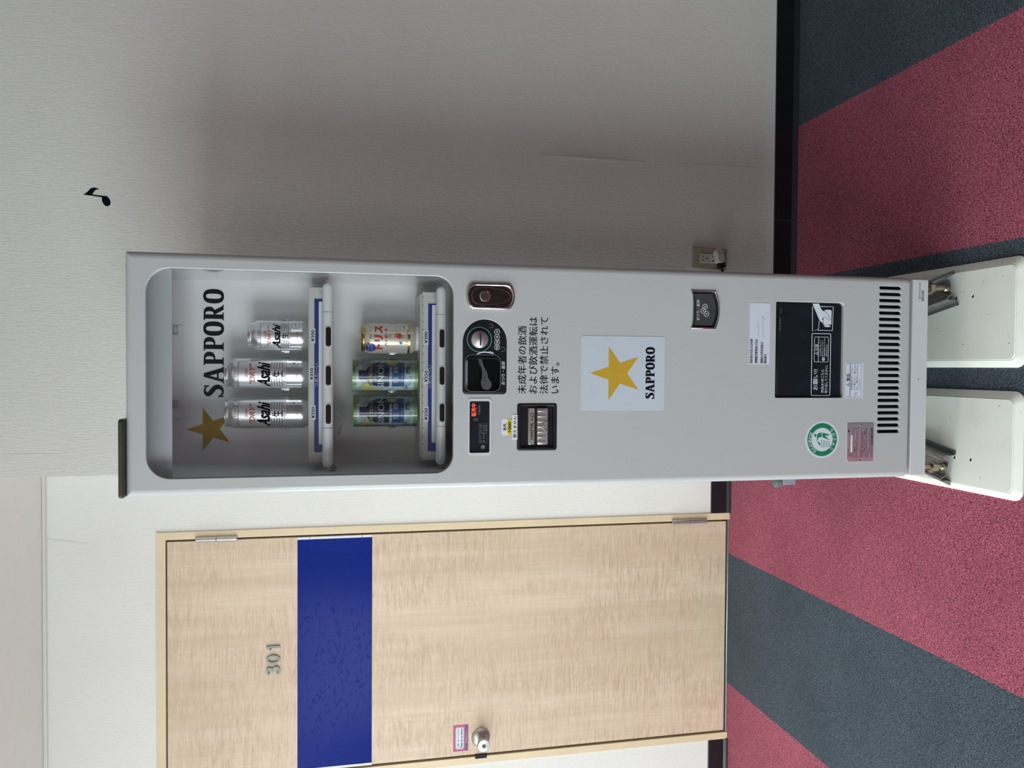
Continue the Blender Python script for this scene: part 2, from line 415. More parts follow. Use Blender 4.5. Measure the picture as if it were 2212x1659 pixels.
# door opening
DX0, DX1, DZ = -1.4266, -.553, 2.048
b = MB().slab([[(X0, 0), (XC-.0, 0), (XC-.0, ZC), (X0, ZC)], [(DX0, .0005), (DX1, .0005), (DX1, DZ), (DX0, DZ)]], YL, YL+.12)
wl = struct(b.obj('wall_back_left', 'wall'), 'pale textured wallpaper wall with the door in it')
wr = struct(MB().box(XC, YR, 0, X1, YL+.12, ZC).obj('wall_back_right', 'wall'), 'textured wallpaper wall behind the vending machine')
struct(MB().box(X1, Y0, 0, X1+.1, YR, ZC).obj('wall_right', 'far_wall'), 'wall out of frame on the right, darkened to cut bounce light')
struct(MB().slab([[(X0, 0), (X1, 0), (X1, ZC), (X0, ZC)], [(-2.2, 1), (-1.3, 1), (-1.3, 2.2), (-2.2, 2.2)]], Y0-.1, Y0).obj('wall_front', 'far_wall'), 'wall behind the photographer, darkened to cut bounce light')
# side wall with the big window (slab built in YZ)
def yz(b, x0, x1):
    b.v = [((x0 if abs(v[1]-0) < 1e-6 else x1), v[0], v[2]) for v in b.v]; return b
sl = MB().slab([[(Y0, 0), (YL+.12, 0), (YL+.12, ZC), (Y0, ZC)], [(-.2, .15), (2.1, .15), (2.1, 2.05), (-.2, 2.05)], [(-3.0, .15), (-.7, .15), (-.7, 2.05), (-3.0, 2.05)]], 0, .1)
struct(yz(sl, X0, X0-.1).obj('wall_left', 'wall'), 'textured side wall with the tall window')
for n_, ya, yb, lab_ in ((1, -.2, 2.1, 'tall side window letting in daylight'), (2, -3.0, -.7, 'second tall side window nearer the photographer')):
    wn = struct(thing('window_%d' % n_, (X0, (ya+yb)/2, .15), lab_, None), lab_)
    fb = MB(); ym = (ya+yb)/2
    for a, c in ((ya, ya+.05), (ym-.02, ym+.02), (yb-.05, yb)): fb.box(X0-.08, a, .15, X0-.02, c, 2.05)
    fb.box(X0-.08, ya, .15, X0-.02, yb, .2).box(X0-.08, ya, 2.0, X0-.02, yb, 2.05).obj('window_frame', 'white', wn)
    MB().box(X0-.055, ya+.04, .19, X0-.05, yb-.04, 2.01).obj('window_pane', 'window_glass', wn)
w3 = struct(thing('window_3', (-1.75, Y0, 1), 'added fill window in the rear wall', None), 'added fill window in the rear wall')  # unseen window, added as a place for the rear fill light
fb = MB()
for a, c in ((-2.2, -2.15), (-1.35, -1.3)): fb.box(a, Y0-.08, 1, c, Y0-.02, 2.2)
fb.box(-2.2, Y0-.08, 1, -1.3, Y0-.02, 1.05).box(-2.2, Y0-.08, 2.15, -1.3, Y0-.02, 2.2); fb.obj('window_frame', 'white', w3)
MB().box(-2.16, Y0-.055, 1.04, -1.34, Y0-.05, 2.16).obj('window_pane', 'window_glass', w3)
struct(MB().box(X0-.1, Y0-.1, ZC, X1+.1, YL+.12, ZC+.1).obj('ceiling', 'ceiling'), 'plain off-white ceiling')
# ceiling light fitting, behind and above the photographer
cl = thing('ceiling_light', (-1.6, .8, ZC), 'slim ceiling light fitting above the corridor', 'light')
MB().box(-2.25, .63, ZC-.045, -.95, .97, ZC-.001, .01).obj('housing', 'white', cl)
# floor of carpet strips 0.5 m wide
fl = struct(MB().box(X0-.1, Y0-.1, -.06, X1+.1, YL+.12, -.008).obj('floor', 'dark'), 'floor laid with red and slate carpet strips')
xe = [-.2105+.5*i for i in range(-8, 15)]
for i in range(len(xe)-1):
    a, c = max(xe[i], X0), min(xe[i+1], X1)
    if c <= a: continue
    o = MB().box(a, Y0, -.008, c, YL, 0).obj('carpet_strip', 'red' if i % 2 == 1 else 'slate', fl)
    o['label'] = ('red carpet strip' if i % 2 == 1 else 'slate grey carpet strip')
# baseboards
def skirting(name, x0, x1, y, label, h):
    b = MB(); prof = [(y, h), (y-.004, h), (y-.005, h-.002), (y-.005, .014), (y-.009, .006), (y-.016, .0015), (y-.016, 0), (y, 0)]
    b.rings([[(x, p[0], p[1]) for p in prof] for x in (x0, x1)], True, True, True)
    return struct(b.obj(name, 'black_vinyl'), label)
jx = P(1700, 477, YR)[0]
bb = skirting('baseboard_back_right', XC, jx-.0006, YR, 'black vinyl baseboard behind the vending machine', .0742)
MB().box(jx-.0006, YR-.0048, 0, jx+.0006, YR, .0740).obj('joint_filler', 'print_grey', bb)
s2 = skirting('baseboard_right', jx+.0006, X1, YR, 'black vinyl baseboard to the right of the joint', .0742)
skirting('baseboard_back_centre', DX1+.0005, XC-.005, YL, 'short black baseboard between door and corner', .0764)
skirting('baseboard_back_left', X0, DX0-.0005, YL, 'black baseboard left of the door', .0764)
struct(MB().box(XC-.005, YR-.005, 0, XC, YL, .0742, .001).obj('baseboard_return', 'black_vinyl'), 'black baseboard round the wall corner')
# trim along the ceiling over the door wall
struct(MB().box(X0, YL-.012, ZC-.012, XC, YL, ZC, .003).obj('trim_1', 'ivory'), 'thin white trim where the door wall meets the ceiling')
# wallpaper seams lifting from the walls
def seam(pts, Y, wds, parent, name='wallpaper_seam', m='wall', t=.0016):
    q = [P(x, y, Y) for x, y in pts]
    lp = stroke(q, wds, 4); b = MB(); n = len(lp)//2
    L, R_ = lp[:n], lp[n:][::-1]
    b.rings([[(L[i][0], Y-.0001, L[i][1]), (R_[i][0], Y-t*min(1, wds[0]*0+1)*math.sin(PI*max(.02, min(.98, i/(n-1)))), R_[i][1]), (R_[i][0]+.0004, Y-.0001, R_[i][1])] for i in range(n)], False)
    return b.obj(name, m, parent)
seam([(1165, 333), (1240, 338), (1300, 342), (1398, 349)], YR, [.003, .008, .010, .003], wr, t=.004)
seam([(1432, 351), (1520, 355), (1600, 359), (1668, 363)], YR, [.0015, .002, .002, .0015], wr, t=.0007)
seam([(0, 981), (60, 980.5), (150, 979)], YR, [.001, .0015, .001], wr, t=.0006)
seam([(96, 1163), (140, 1168), (190, 1174)], YL, [.003, .0035, .002], wl, t=.0016)

# ------------------------------------------------------------------ door
door = struct(thing('door_1', ((DX0+DX1)/2, YL, 0), 'pale maple door numbered 301 with a blue band', None), 'pale maple door numbered 301 with a blue band')
FW, GP = .0250, .0074; yf = YL-.006; yp = YL-.002
fr = MB()
fr.slab([[(DX0, 0), (DX0, DZ), (DX1, DZ), (DX1, 0), (DX1-FW, 0), (DX1-FW, DZ-.0275), (DX0+FW, DZ-.0275), (DX0+FW, 0)]], yf, YL+.10)
fr.obj('door_frame', 'cream', door)
MB().box(DX0+FW, YL+.045, .004, DX1-FW, YL+.1, DZ-.0275).obj('dark_gap_board', 'dark', door)  # black board behind the panel, paints the shade in the door gap
MB().box(DX0+FW, YL-.004, 0, DX1-FW, YL+.044, .006, .0015).obj('threshold', 'steel', door)
px0, px1, pz0, pz1 = DX0+FW+GP, DX1-FW-GP, .0125, DZ-.0275-.0045
pan = MB().slab(None, yp, yp+.04, .0012, True, [rr(px0, pz0, px1, pz1, .001, 2)]).obj('door_panel', 'maple', door)
_, bz0, _, bz1 = RC(642.6, 1400, 803.5, 1401, yp)
MB().box(px0+.004, yp-.0006, bz0, px1-.006, yp, bz1).obj('blue_band', 'blue_film', door)['label'] = 'wide glossy blue film band across the door'
for side, xx in ((1, px1-.008), (-1, px0)):
    s_ = MB().box(xx, yp-.003, bz0-.0005, xx+.008, yp+.0002, bz1+.0005).obj('edge_strip', 'paper', door)
    for zz in (bz0+.035, bz1-.04): MB().lathe([(.0026, yp-.0042), (.0026, yp-.003)], (xx+.004, 0, zz), 'Y', 12).obj('screw', 'dull_steel', s_)
for x0, x1 in ((423.5, 514), (1449, 1523.5)):
    xh = DX1-FW-.001; z1 = P(x0, 1165 if x0 < 900 else 1124, YL)[1]; z0 = P(x1, 1165 if x0 < 900 else 1124, YL)[1]
    hb = MB().lathe([(.004, z0), (.0088, z0+.002), (.0088, (z0+z1)/2-.0008)], (xh, YL-.013, 0), 'Z', 20).obj('hinge', 'steel', door)
    MB().lathe([(.0088, (z0+z1)/2+.0008), (.0088, z1-.002), (.004, z1)], (xh, YL-.013, 0), 'Z', 20).obj('hinge_barrel', 'steel', hb)
    MB().lathe([(.0062, (z0+z1)/2-.001), (.0062, (z0+z1)/2+.001)], (xh, YL-.013, 0), 'Z', 16).obj('hinge_ring', 'dark', hb)
    MB().box(xh-.002, YL-.013, z0+.003, xh+.002, YL+.01, z1-.003).obj('hinge_leaf', 'dull_steel', hb)
# room number, cut metal digits standing off the door
nb = RC(575.5, 1394.5, 605.5, 1456.5, yp)
nx0, nz0, nx1, nz1 = nb; nh = nz1-nz0; sw = .155
def digit(pts_, x_, closed=False):
    q_ = [(nx0+x_+p[0]*nh, nz0+p[1]*nh) for p in pts_]
    return [stroke(q_, [sw*nh]*len(q_), 5)] if not closed else None
el = lambda a, b_, n=32: [(nx0+nh*(.69+.34)+a*nh*math.cos(2*PI*k/n), nz0+nh*.5+b_*nh*math.sin(2*PI*k/n)) for k in range(n)]
dg_ = [digit([(.06, .78), (.12, .90), (.28, .925), (.44, .89), (.49, .75), (.42, .61), (.32, .56), (.21, .55)], 0), digit([(.21, .545), (.36, .53), (.49, .45), (.545, .30), (.49, .15), (.32, .075), (.14, .10), (.055, .23)], 0),
       [[(nx0+nh*(.81+.335)+(.335)*nh*math.cos(2*PI*k/32), nz0+nh*.5+.5*nh*math.sin(2*PI*k/32)) for k in range(32)], [(nx0+nh*(.81+.335)+(.19)*nh*math.cos(2*PI*k/32), nz0+nh*.5+.355*nh*math.sin(2*PI*k/32)) for k in range(32)]],
       [[(nx1, nz0), (nx1, nz1), (nx1-.11*nh, nz1), (nx1-.30*nh, nz0+.80*nh), (nx1-.30*nh, nz0+.64*nh), (nx1-.155*nh, nz0+.77*nh), (nx1-.155*nh, nz0)]]]
dm = MB()
for k_, l_ in enumerate(dg_): dm.slab(l_, yp-.006-k_*.00015, yp-k_*.00003)
o = dm.obj('door_number', 'number', door); o['label'] = 'raised grey metal number 301'
# round knob
kx, kz = P(1038.5, 1592.8, yp)
kn = MB().lathe([(.0335, yp-.0005), (.0345, yp-.002), (.0325, yp-.006), (.026, yp-.011), (.020, yp-.013), (.0135, yp-.0145)], (kx, 0, kz), 'Y', 40, False, True).obj('door_knob', 'steel', door)
MB().lathe([(.0135, yp-.012), (.0145, yp-.025), (.019, yp-.040), (.0225, yp-.055), (.0228, yp-.062), (.0205, yp-.066), (.008, yp-.0665)], (kx, 0, kz), 'Y', 40, False, True).obj('knob_grip', 'steel', kn)
MB().lathe([(.0072, yp-.0664), (.0072, yp-.0675), (.0055, yp-.0675), (.0055, yp-.0668)], (kx, 0, kz), 'Y', 20, False, True).obj('key_cylinder', 'chrome', kn)
MB().box(kx-.0008, yp-.0685, kz-.004, kx+.0008, yp-.0668, kz+.004).obj('keyhole', 'dark', kn)
MB().box(px0-GP-.0075, yf-.0004, kz-.022, px0-.0005, yf+.01, kz+.021).obj('strike_plate', 'dark', door)
# do-not-disturb sticker
sx0, sz0, sx1, sz1 = RC(979, 1566, 1011.8, 1622.5, yp)
st = poly('sticker', [rr(sx0, sz0, sx1, sz1)()], yp, 'magenta', door, .0005); st['label'] = 'pink sticker asking not to enter'
H_ = sz1-sz0
poly('band', [rr(sx0, sz0+H_*.07, sx1, sz0+H_*.21)()], yp-.0005, 'violet', st, .0002)
poly('white_field', [rr(sx0+.008, sz0+H_*.30, sx1-.008, sz1-H_*.15, .007)()], yp-.0005, 'print_white', st, .0002)
poly('field_outline', frame(sx0+.0095, sz0+H_*.325, sx1-.0095, sz1-H_*.175, .0009, .006), yp-.0007, 'violet', st, .0001)
b = MB(); text_to(b, '入室しないでください', (sx0+.013, sz0+H_*.60, sx1-.013, sz0+H_*.74), yp-.0009, .01)
text_to(b, 'Please do not disturb', (sx0+.013, sz0+H_*.39, sx1-.013, sz0+H_*.54), yp-.0009, .012); b.obj('lettering', 'ink', st)
b = MB(); text_to(b, '国際ホテルグループ' if 0 else '■■カードグループ' if 0 else 'ホテルグループ', (sx0+.028, sz0+H_*.095, sx1-.028, sz0+H_*.185), yp-.0009, .01); b.obj('small_lettering', 'print_white', st)

# ------------------------------------------------------------------ wall things
# eighth-note decal
nq = lambda x, y: P(140+x/11.85, 360+y/11.85, YR)
pts = [(478, 716), (520, 690), (580, 645), (630, 590), (675, 550), (730, 538), (790, 541), (840, 560), (880, 588), (845, 582), (800, 588), (765, 622), (735, 660), (700, 712),
       (850, 733), (1000, 750), (1060, 752), (1110, 785), (1150, 840), (1172, 900), (1168, 960), (1140, 1000), (1095, 1016), (1040, 1008), (1000, 970), (965, 910), (948, 850), (955, 785), (850, 768), (660, 742)]
o = MB().slab([[nq(*p) for p in pts]], YR-.0006, YR).obj('music_note_decal', 'ink')
tag(o, 'small black music note decal stuck high on the grey wall', 'decal')
# power outlet
ox0, oz0, ox1, oz1 = RC(1494.5, 534, 1567.5, 585, YR); oc = ((ox0+ox1)/2, (oz0+oz1)/2); hw, hh = .0355, .060
ol = thing('wall_outlet', (oc[0], YR, oc[1]), 'beige wall outlet plate low on the wall right of the machine', 'outlet')
f0 = rr(-hw, -hh, hw, hh, .006)
bp = MB().slab(None, -.006, 0, .003, True, [f0]).obj('cover_plate', 'outlet', ol, True)
for k in (0, 1):
    zc = .017-.034*k
    sk = MB().slab(None, -.0078, -.0055, .0006, True, [rr(-.0145, zc-.016, .0145, zc+.016, .002)]).obj('socket', 'ivory', ol, True)
    for dx, hgt in ((-.0065, .008), (.0065, .007)):
        MB().box(dx-.0012, -.0081, zc+.006-hgt/2, dx+.0012, -.0075, zc+.006+hgt/2).obj('slot', 'dark', sk, True)
    MB().lathe([(.0026, -.0081), (.0026, -.0075)], (0, 0, zc-.007), 'Y', 12).obj('earth_hole', 'dark', sk, True)
ol.rotation_euler = (0, math.radians(2.5), 0)
# plug, tilted, in the lower socket
pgx, pgz = P(1545, 548, YR)
pg = thing('power_plug', (pgx, YR-.0078, pgz), 'grey angled plug with black cord in the lower socket', 'plug')
prof = rr(-.0125, -.034, .0125, .0135, .012)
MB().slab(None, -.026, -.0005, .003, True, [prof]).obj('plug_body', 'ivory', pg, True)
MB().slab(ring(0, 0, .0065, .0075, 24), -.0268, -.026).obj('moulded_ring', 'outlet', pg, True)
MB().box(-.0115, -.024, -.050, .0115, -.004, -.034, .003).obj('strain_relief', 'black', pg, True)
MB().tube([(0, -.014, -.048), (0, -.014, -.07), (-.012, -.016, -.10), (-.05, -.02, -.14), (-.10, -.03, -.16)], .0045).obj('cord', 'black', pg, True)
pg.rotation_euler = (0, math.radians(76), 0)

# ------------------------------------------------------------------ vending machine
F = 1.526                                   # front face of its door
q = [P(267.6, 541.5, F), P(269.6, 1072.8, F), P(1972.7, 599, F), P(1964, 1033, F)]
MX1, MX0 = (q[0][0]+q[2][0])/2, (q[1][0]+q[3][0])/2
MT, MD = (q[0][1]+q[1][1])/2, (q[2][1]+q[3][1])/2      # door top and bottom
MBAR = P(2002, 820, F+.004)[1]                          # underside of the base bar
MBK = 2.12                                              # back of the cabinet
VM = thing('vending_machine', ((MX0+MX1)/2, (F+MBK)/2, 0), 'tall slim grey beverage vending machine with lit-looking display window', 'vending machine')
VM['label'] = 'tall slim grey drinks vending machine with display window and gold star sign'
# door panel with all its openings
W = dict(win=None)
wa = RC(315, 576.7, 316, 1035.5, F); wb = RC(940, 597, 980, 1021.7, F)
WX0, WX1 = (wa[0]+wb[0])/2, (wa[2]+wb[2])/2; WZ1 = wa[3]; WZ0 = wb[1]
f_win = rr(WX0, WZ0, WX1, WZ1, .033, 10, (.043, .043, .036, .036))
f_out = rr(MX0, MD, MX1, MT, .004, 6, (.004, .004, .012, .012))
SLOT = []
for i in range(24):
    t = i/23; yc = 622.2+(931.7-622.2)*t; xa = 1901.9+(1893.4-1901.9)*t; xb = 1949.2+(1940-1949.2)*t
    r_ = RC(xa, yc-4.2, xb, yc+4.2, F); SLOT.append(r_)
zs0 = sum(s[1] for s in SLOT)/24; zs1 = sum(s[3] for s in SLOT)/24
sx_a = (SLOT[-1][0]+SLOT[-1][2])/2; sx_b = (SLOT[0][0]+SLOT[0][2])/2
slots = [rr(sx_a+(sx_b-sx_a)*i/23-.0036, zs0, sx_a+(sx_b-sx_a)*i/23+.0036, zs1, .0034, 4) for i in range(24)]
coin = RC(999.8, 690, 1094.7, 851, F); led = RC(1014, 866.6, 1057.5, 978, F); bill = RC(1117.2, 871.3, 1202.6, 972.4, F)
ret = RC(1492.5, 628.4, 1553, 709.5, F); flap = RC(1675.8, 652.8, 1822, 859, F)
rad = (coin[3]-coin[1])/2
f_coin = rr(*coin, .008, 10, (rad-.0005, .008, .008, rad-.0005))
f_led = rr(*led, .003, 3); f_bill = rr(*bill, .005, 4); f_flap = rr(*flap, .004, 4, (.003, .003, .004, .007))
def f_ret(ins=0):
    x0, z0, x1, z1 = ret[0]+ins, ret[1]+ins, ret[2]-ins, ret[3]-ins; zb = z0+.009; o_ = []
    cx = (x0+x1)/2; hw_ = (x1-x0)/2
    top = [(x1-hw_*2*k/12, z1-.0045*(1-((k-6)/6)**4)) for k in range(13)]
    bot = [(x0+hw_*2*k/12, zb-.009*(1-((k-6)/6)**2)) for k in range(13)]
    return top+bot
holes = [f_win]+slots+[f_coin, f_led, f_bill, f_ret, f_flap]
RIM = .013
b = MB()
b.slab(None, F, F+.006, .0012, False, [rr(MX0+RIM, MD+RIM, MX1-RIM, MT-RIM, .001, 6)]+holes) if 0 else None
inner_fn = rr(MX0+RIM, MD+RIM, MX1-RIM, MT-RIM, .0005, 6)
b.flat([inner_fn(0)]+[h(-.0012) for h in holes], F)
for h in holes:
    rs = []
    for k in range(4):
        a = k/3*PI/2; rs.append([(p[0], F+.0012*(1-math.cos(a)), p[1]) for p in h(-.0012*(1-math.sin(a)))])
    rs.append([(p[0], F+(.0045 if h in slots else .012), p[1]) for p in h(0)]); b.rings(rs)
rs = []
for k in range(8):
    a = k/7*PI/2; ins = RIM*(1-math.sin(a)); g = rr(MX0+ins, MD+ins, MX1-ins, MT-ins, .001, 6, tuple(max(.0006, q_-ins) for q_ in (.004, .004, .014, .014)))
    rs.append([(p[0], F+RIM*(1-math.cos(a)), p[1]) for p in g(0)])
rs[0] = [(p[0], F, p[1]) for p in inner_fn(0)]
rs.append([(p[0], F+.045, p[1]) for p in rr(MX0, MD, MX1, MT, .001, 6, (.004, .004, .014, .014))(0)])
b.rings(rs)
dr = b.obj('front_door', 'body', VM); dr['label'] = 'light grey front door panel'
# cabinet behind (with the hollow of the display)
CY = F+.047; BY = 1.765
cab = MB()
cab.box(MX0+.003, CY, MBAR+.002, MX1-.003, MBK, WZ0-.03)          # below display
cab.box(MX0+.003, CY, MT-.006, MX1-.003, MBK, MT-.002)
cab.box(MX0+.003, BY+.012, WZ0-.03, MX1-.003, MBK, MT-.002)
cab.box(MX0+.003, CY, WZ0-.03, WX0-.009, BY+.012, MT-.003)
cab.box(WX1+.009, CY, WZ0-.03, MX1-.003, BY+.012, MT-.003)
cab.obj('cabinet', 'body', VM)
MB().box(MX0+.02, F+.013, WZ0-.055 if 0 else MD+.02, MX1-.02, CY, flap[1]-.004).obj('vent_backing', 'dark', VM)
# base bar
bar = MB().box(MX0+.004, F+.004, MBAR, MX1-.0035, F+.03, MD-.0035, .0012).obj('base_bar', 'body2', VM); bar['label'] = 'paler bar under the door'
l_ = RC(1985, 612, 1994.5, 648, F+.004)
lb = poly('barcode_label', [rr(*RC(1981, 608, 2000, 655, F+.004))()], F+.004, 'body2', bar, .0003)
z0, z1 = RC(1990.5, 628, 1995.8, 650, F+.004)[1::2]; xa, xb = RC(1990.5, 628, 1995.8, 650, F+.004)[0::2]
bars = []; x = xa
while x < xb:
    w_ = random.choice((.0005, .0008, .0012)); bars.append([[(x, z0), (x+w_, z0), (x+w_, z1), (x, z1)]]); x += w_+random.choice((.0005, .0008))
polys('barcode', bars, F+.0036, 'print_grey', lb, .0001)
texts('label_digits', [('85922418', 1984.8, 612, 1989, 646)], F+.0036, 'print_grey', lb, .0002)
bh = P(1984, 819.5, F+.004); poly('rivet_hole', [circ(bh[0], bh[1], .0012, 12)()], F+.0039, 'dark', bar, .0002)
# display hollow: back panel, sides, hood
IX0, IX1 = WX0-.004, WX1+.004
MB().box(IX0, BY, WZ0-.02, IX1, BY+.01, WZ1+.02).obj('display_back', 'inner', VM)['label'] = 'pale display back panel'
dback = bpy.data.objects[-1] if 0 else [o for o in VM.children if o.name.startswith('display_back')][0]
MB().box(IX1, F+.012, WZ0-.02, IX1+.004, BY+.01, WZ1+.01).obj('display_side', 'inner_gloss', VM)
MB().box(IX0-.004, F+.012, WZ0-.02, IX0, BY+.01, WZ1+.01).obj('display_side', 'inner', VM)
MB().box(IX0, F+.014, WZ0-.03, IX1, BY+.01, WZ0-.02).obj('display_floor', 'inner', VM)
# curved hood along the top of the window
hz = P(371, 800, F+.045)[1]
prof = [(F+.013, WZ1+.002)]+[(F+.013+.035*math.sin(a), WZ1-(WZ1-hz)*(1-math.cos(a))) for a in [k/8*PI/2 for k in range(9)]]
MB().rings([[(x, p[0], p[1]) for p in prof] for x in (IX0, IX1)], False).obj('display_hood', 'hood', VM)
hc_ = P(362, 800, BY)[1]; MB().box(IX0, F+.045, hc_, IX1, BY, hc_+.003).obj('display_ceiling', 'inner', VM)
# faint acrylic tray under the hood with two hooks
for yy in (722, 881):
    a = RC(374, yy-17, 384, yy+1, BY-.004); MB().slab(frame(*a, .0012), BY-.004, BY).obj('hook', 'hood', VM)
a = RC(371, 702, 396, 903, BY-.003); MB().slab(frame(*a, .0008, .003), BY-.0025, BY).obj('acrylic_bracket', 'inner', VM)
# print on the back panel
b = capitals(MB(), 'SAPPORO', RC(440.2, 624.8, 483.2, 857.5, BY), BY-.0008, .07, .008); b.obj('lettering', 'ink', dback)
c1 = P(401.6, 931.3, BY); c2 = P(442.1, 880.1, BY); c3 = P(444.5, 974.3, BY)
rad_ = (c2[0]-c3[0])/2/math.sin(math.radians(72)); scx = (c2[0]+c3[0])/2
poly('star', [star_pts(scx, c1[1]-rad_, rad_, .385)], BY-.0001, 'gold', dback)
# glass of the window
MB().slab([f_win(.0005)], F+.0065, F+.0105).obj('display_glass', 'glass', VM)['label'] = 'clear display window pane'
# --- the two shelves
def shelf(x_rail, ry0, ry1, by0, by1, bx0, bx1, blue, inner, segs, btns, blen, bxc, lab, chill, canbase):
    YRL = F+.115; YB = F+.075
    ra = RC(x_rail, ry0, x_rail+36, ry1, YRL)
    tray = MB().box(ra[0]-.002, YRL, ra[1]-.004, ra[2]+.002, BY, ra[1]).obj('shelf_tray', 'ivory', VM)
    rl = MB().box(ra[0], YRL-.006, ra[1]-.006, ra[2], YRL, ra[3], .001).obj('price_rail', 'ivory', VM)
    zb = canbase
    MB().box(ra[0]+.004, YRL+.002, ra[3]-.004, ra[2]-.004, BY-.002, zb).obj('can_step', 'ivory', tray)
    for xx in (ra[0]+.008, ra[2]-.008):
        MB().slab(ring(xx, ra[3]-.022, .0026, .0036, 16), YRL-.007, YRL-.006).obj('notch', 'hood', rl)
    u = RC(blue[0], blue[1], blue[0]+22, blue[2], YRL-.006); bl = poly('blue_strip', [rr(*u)()], YRL-.006, 'blue', rl, .0004)
    u = RC(inner[0], inner[1], inner[0]+15, inner[2], YRL-.0064); poly('white_strip', [rr(*u, .002)()], YRL-.0064, 'white', rl, .0003)
    texts('chill_lettering', [('つめた〜い', chill[0], chill[1], chill[2], chill[3])], YRL-.0064, 'print_white', rl, .0003)
    for s_, x0, y0, x1, y1 in lab:
        r_ = RC(x0, y0, x1, y1, YRL-.007)
        pl = poly('price_label', [rr(*r_, .0008)()], YRL-.0062, 'white', rl, .0009)
        pl['label'] = 'small white label reading ' + s_
        ix = (r_[2]-r_[0])*.10; iz = (r_[3]-r_[1])*.16
        text_to(MB(), s_, (r_[0]+ix, r_[1]+iz, r_[2]-ix, r_[3]-iz), YRL-.0073, .02).obj('price', 'ink', pl) if 0 else text_to(MB(), s_, (r_[0]+ix, r_[1]+iz, r_[2]-ix, r_[3]-iz), YRL-.0073, .02).obj('price_lettering', 'ink', rl)
    # rounded selection bar
    ba = RC(bx0, by0, bx1, by1, YB); zc = (ba[1]+ba[3])/2; R_ = (ba[3]-ba[1])/2
    def capsule(xa, xb, ea, eb):
        rs = []; st = []
        if ea: st += [(xa+R_*(1-math.cos(a)), R_*math.sin(a)) for a in [k/6*PI/2 for k in range(7)] if 1]
        else: st += [(xa, R_)]
        if eb: st += [(xb-R_*(1-math.cos(a)), R_*math.sin(a)) for a in [k/6*PI/2 for k in range(6, -1, -1)]]
        else: st += [(xb, R_)]
        for xx, r in st:
            r = max(r, .0002); rs.append([(xx, YB+.012-r*math.cos(a)*1.15, zc+r*math.sin(a)) for a in [-PI*.62+k/14*PI*1.24 for k in range(15)]]+[(xx, YB+.022, zc+r*.85*(1 if 1 else 0)), (xx, YB+.022, zc-r*.85)])
        return MB().rings(rs, True, True, True)
    s0, s1 = P((bx0+bx1)/2, segs[1], YB)[0], P((bx0+bx1)/2, segs[0], YB)[0]
    sb = capsule(s0+.0004, s1-.0004, 0, 0).obj('selection_bar', 'white', VM)
    capsule(ba[0], s0-.0004, 1, 0).obj('bar_end', 'white', sb); capsule(s1+.0004, ba[2], 0, 1).obj('bar_end', 'white', sb)
    for yc in btns:
        cx, cz = P(bxc, yc, YB-.002); hl = blen/2*(F+.075)/FPX*.98
        yfr = YB+.012-R_*1.15
        bt = MB().slab(None, yfr-.0022, yfr+.004, .0016, False, [rr(cx-hl, cz-.0054, cx+hl, cz+.0054, .0052, 6)]).obj('select_button', 'button', VM)
        MB().slab(frame(cx-hl-.001, cz-.0064, cx+hl+.001, cz+.0064, .0012, .006), yfr-.0012, yfr+.004).obj('button_rim', 'white', bt)
    # lamp lens under the bar and its arm to the rail
    MB().box(ba[0]+.02, YB+.018, zc-R_*.7, ba[2]-.02, YRL, zc+R_*.5).obj('bar_bracket', 'ivory', VM)
    MB().tube([(ba[0]+.006, YB+.014, zc-R_*.5), (ba[0]-.004, YB+.018, zc-R_*1.3), (ba[0]-.012, YB+.02, zc-R_*.9), (IX0, YB+.022, zc-R_*.4)], .0042, 10).obj('cord', 'cord', VM)
    return ra
CB1 = P(667, 840, 1.70-.033)[1]; CB2 = P(905.5, 770, 1.70-.033)[1]
shelf(667, 621.5, 997.5, 610, 1011.4, 695.7, 719.8, (679, 645.4, 977), (688.5, 651.6, 960), (673.6, 924.5), (727.2, 811.4, 894.6), 43, 709.3,
      [('¥300', 670, 709, 681, 741.5), ('¥350', 667.5, 791.5, 678.5, 824), ('¥350', 670.5, 875.5, 681.5, 907)], (679.6, 785, 687.6, 836), CB1)
shelf(911.5, 631.7, 992.5, 618, 1005.5, 943, 964.7, (924.5, 655.7, 975), (932.8, 659, 956), (679, 921), (731.3, 812, 892), 41, 955,
      [('¥300', 915, 713, 925.5, 745), ('¥250', 915, 797, 925.5, 829), ('¥250', 915, 878, 925.5, 911)], (925, 788, 932, 840), CB2)
# perforations along the lower rail's top
yy = 642
while yy < 990:
    p_ = P(912, yy, F+.118); MB().box(p_[0]-.0014, F+.1085, p_[1]-.0012, p_[0]+.0014, F+.111, p_[1]-.0001).obj('perforation', 'dark', VM); yy += 17.6
# loose wire loop under the upper shelf
MB().tube([(P(727, 890, F+.13)[0], F+.13, P(727, 890, F+.13)[1])]+[(P(x, y, F+.13)[0], F+.13, P(x, y, F+.13)[1]) for x, y in ((735, 898), (740, 908), (736, 922), (731, 940))], .0018, 8).obj('wire_loop', 'cord', VM)
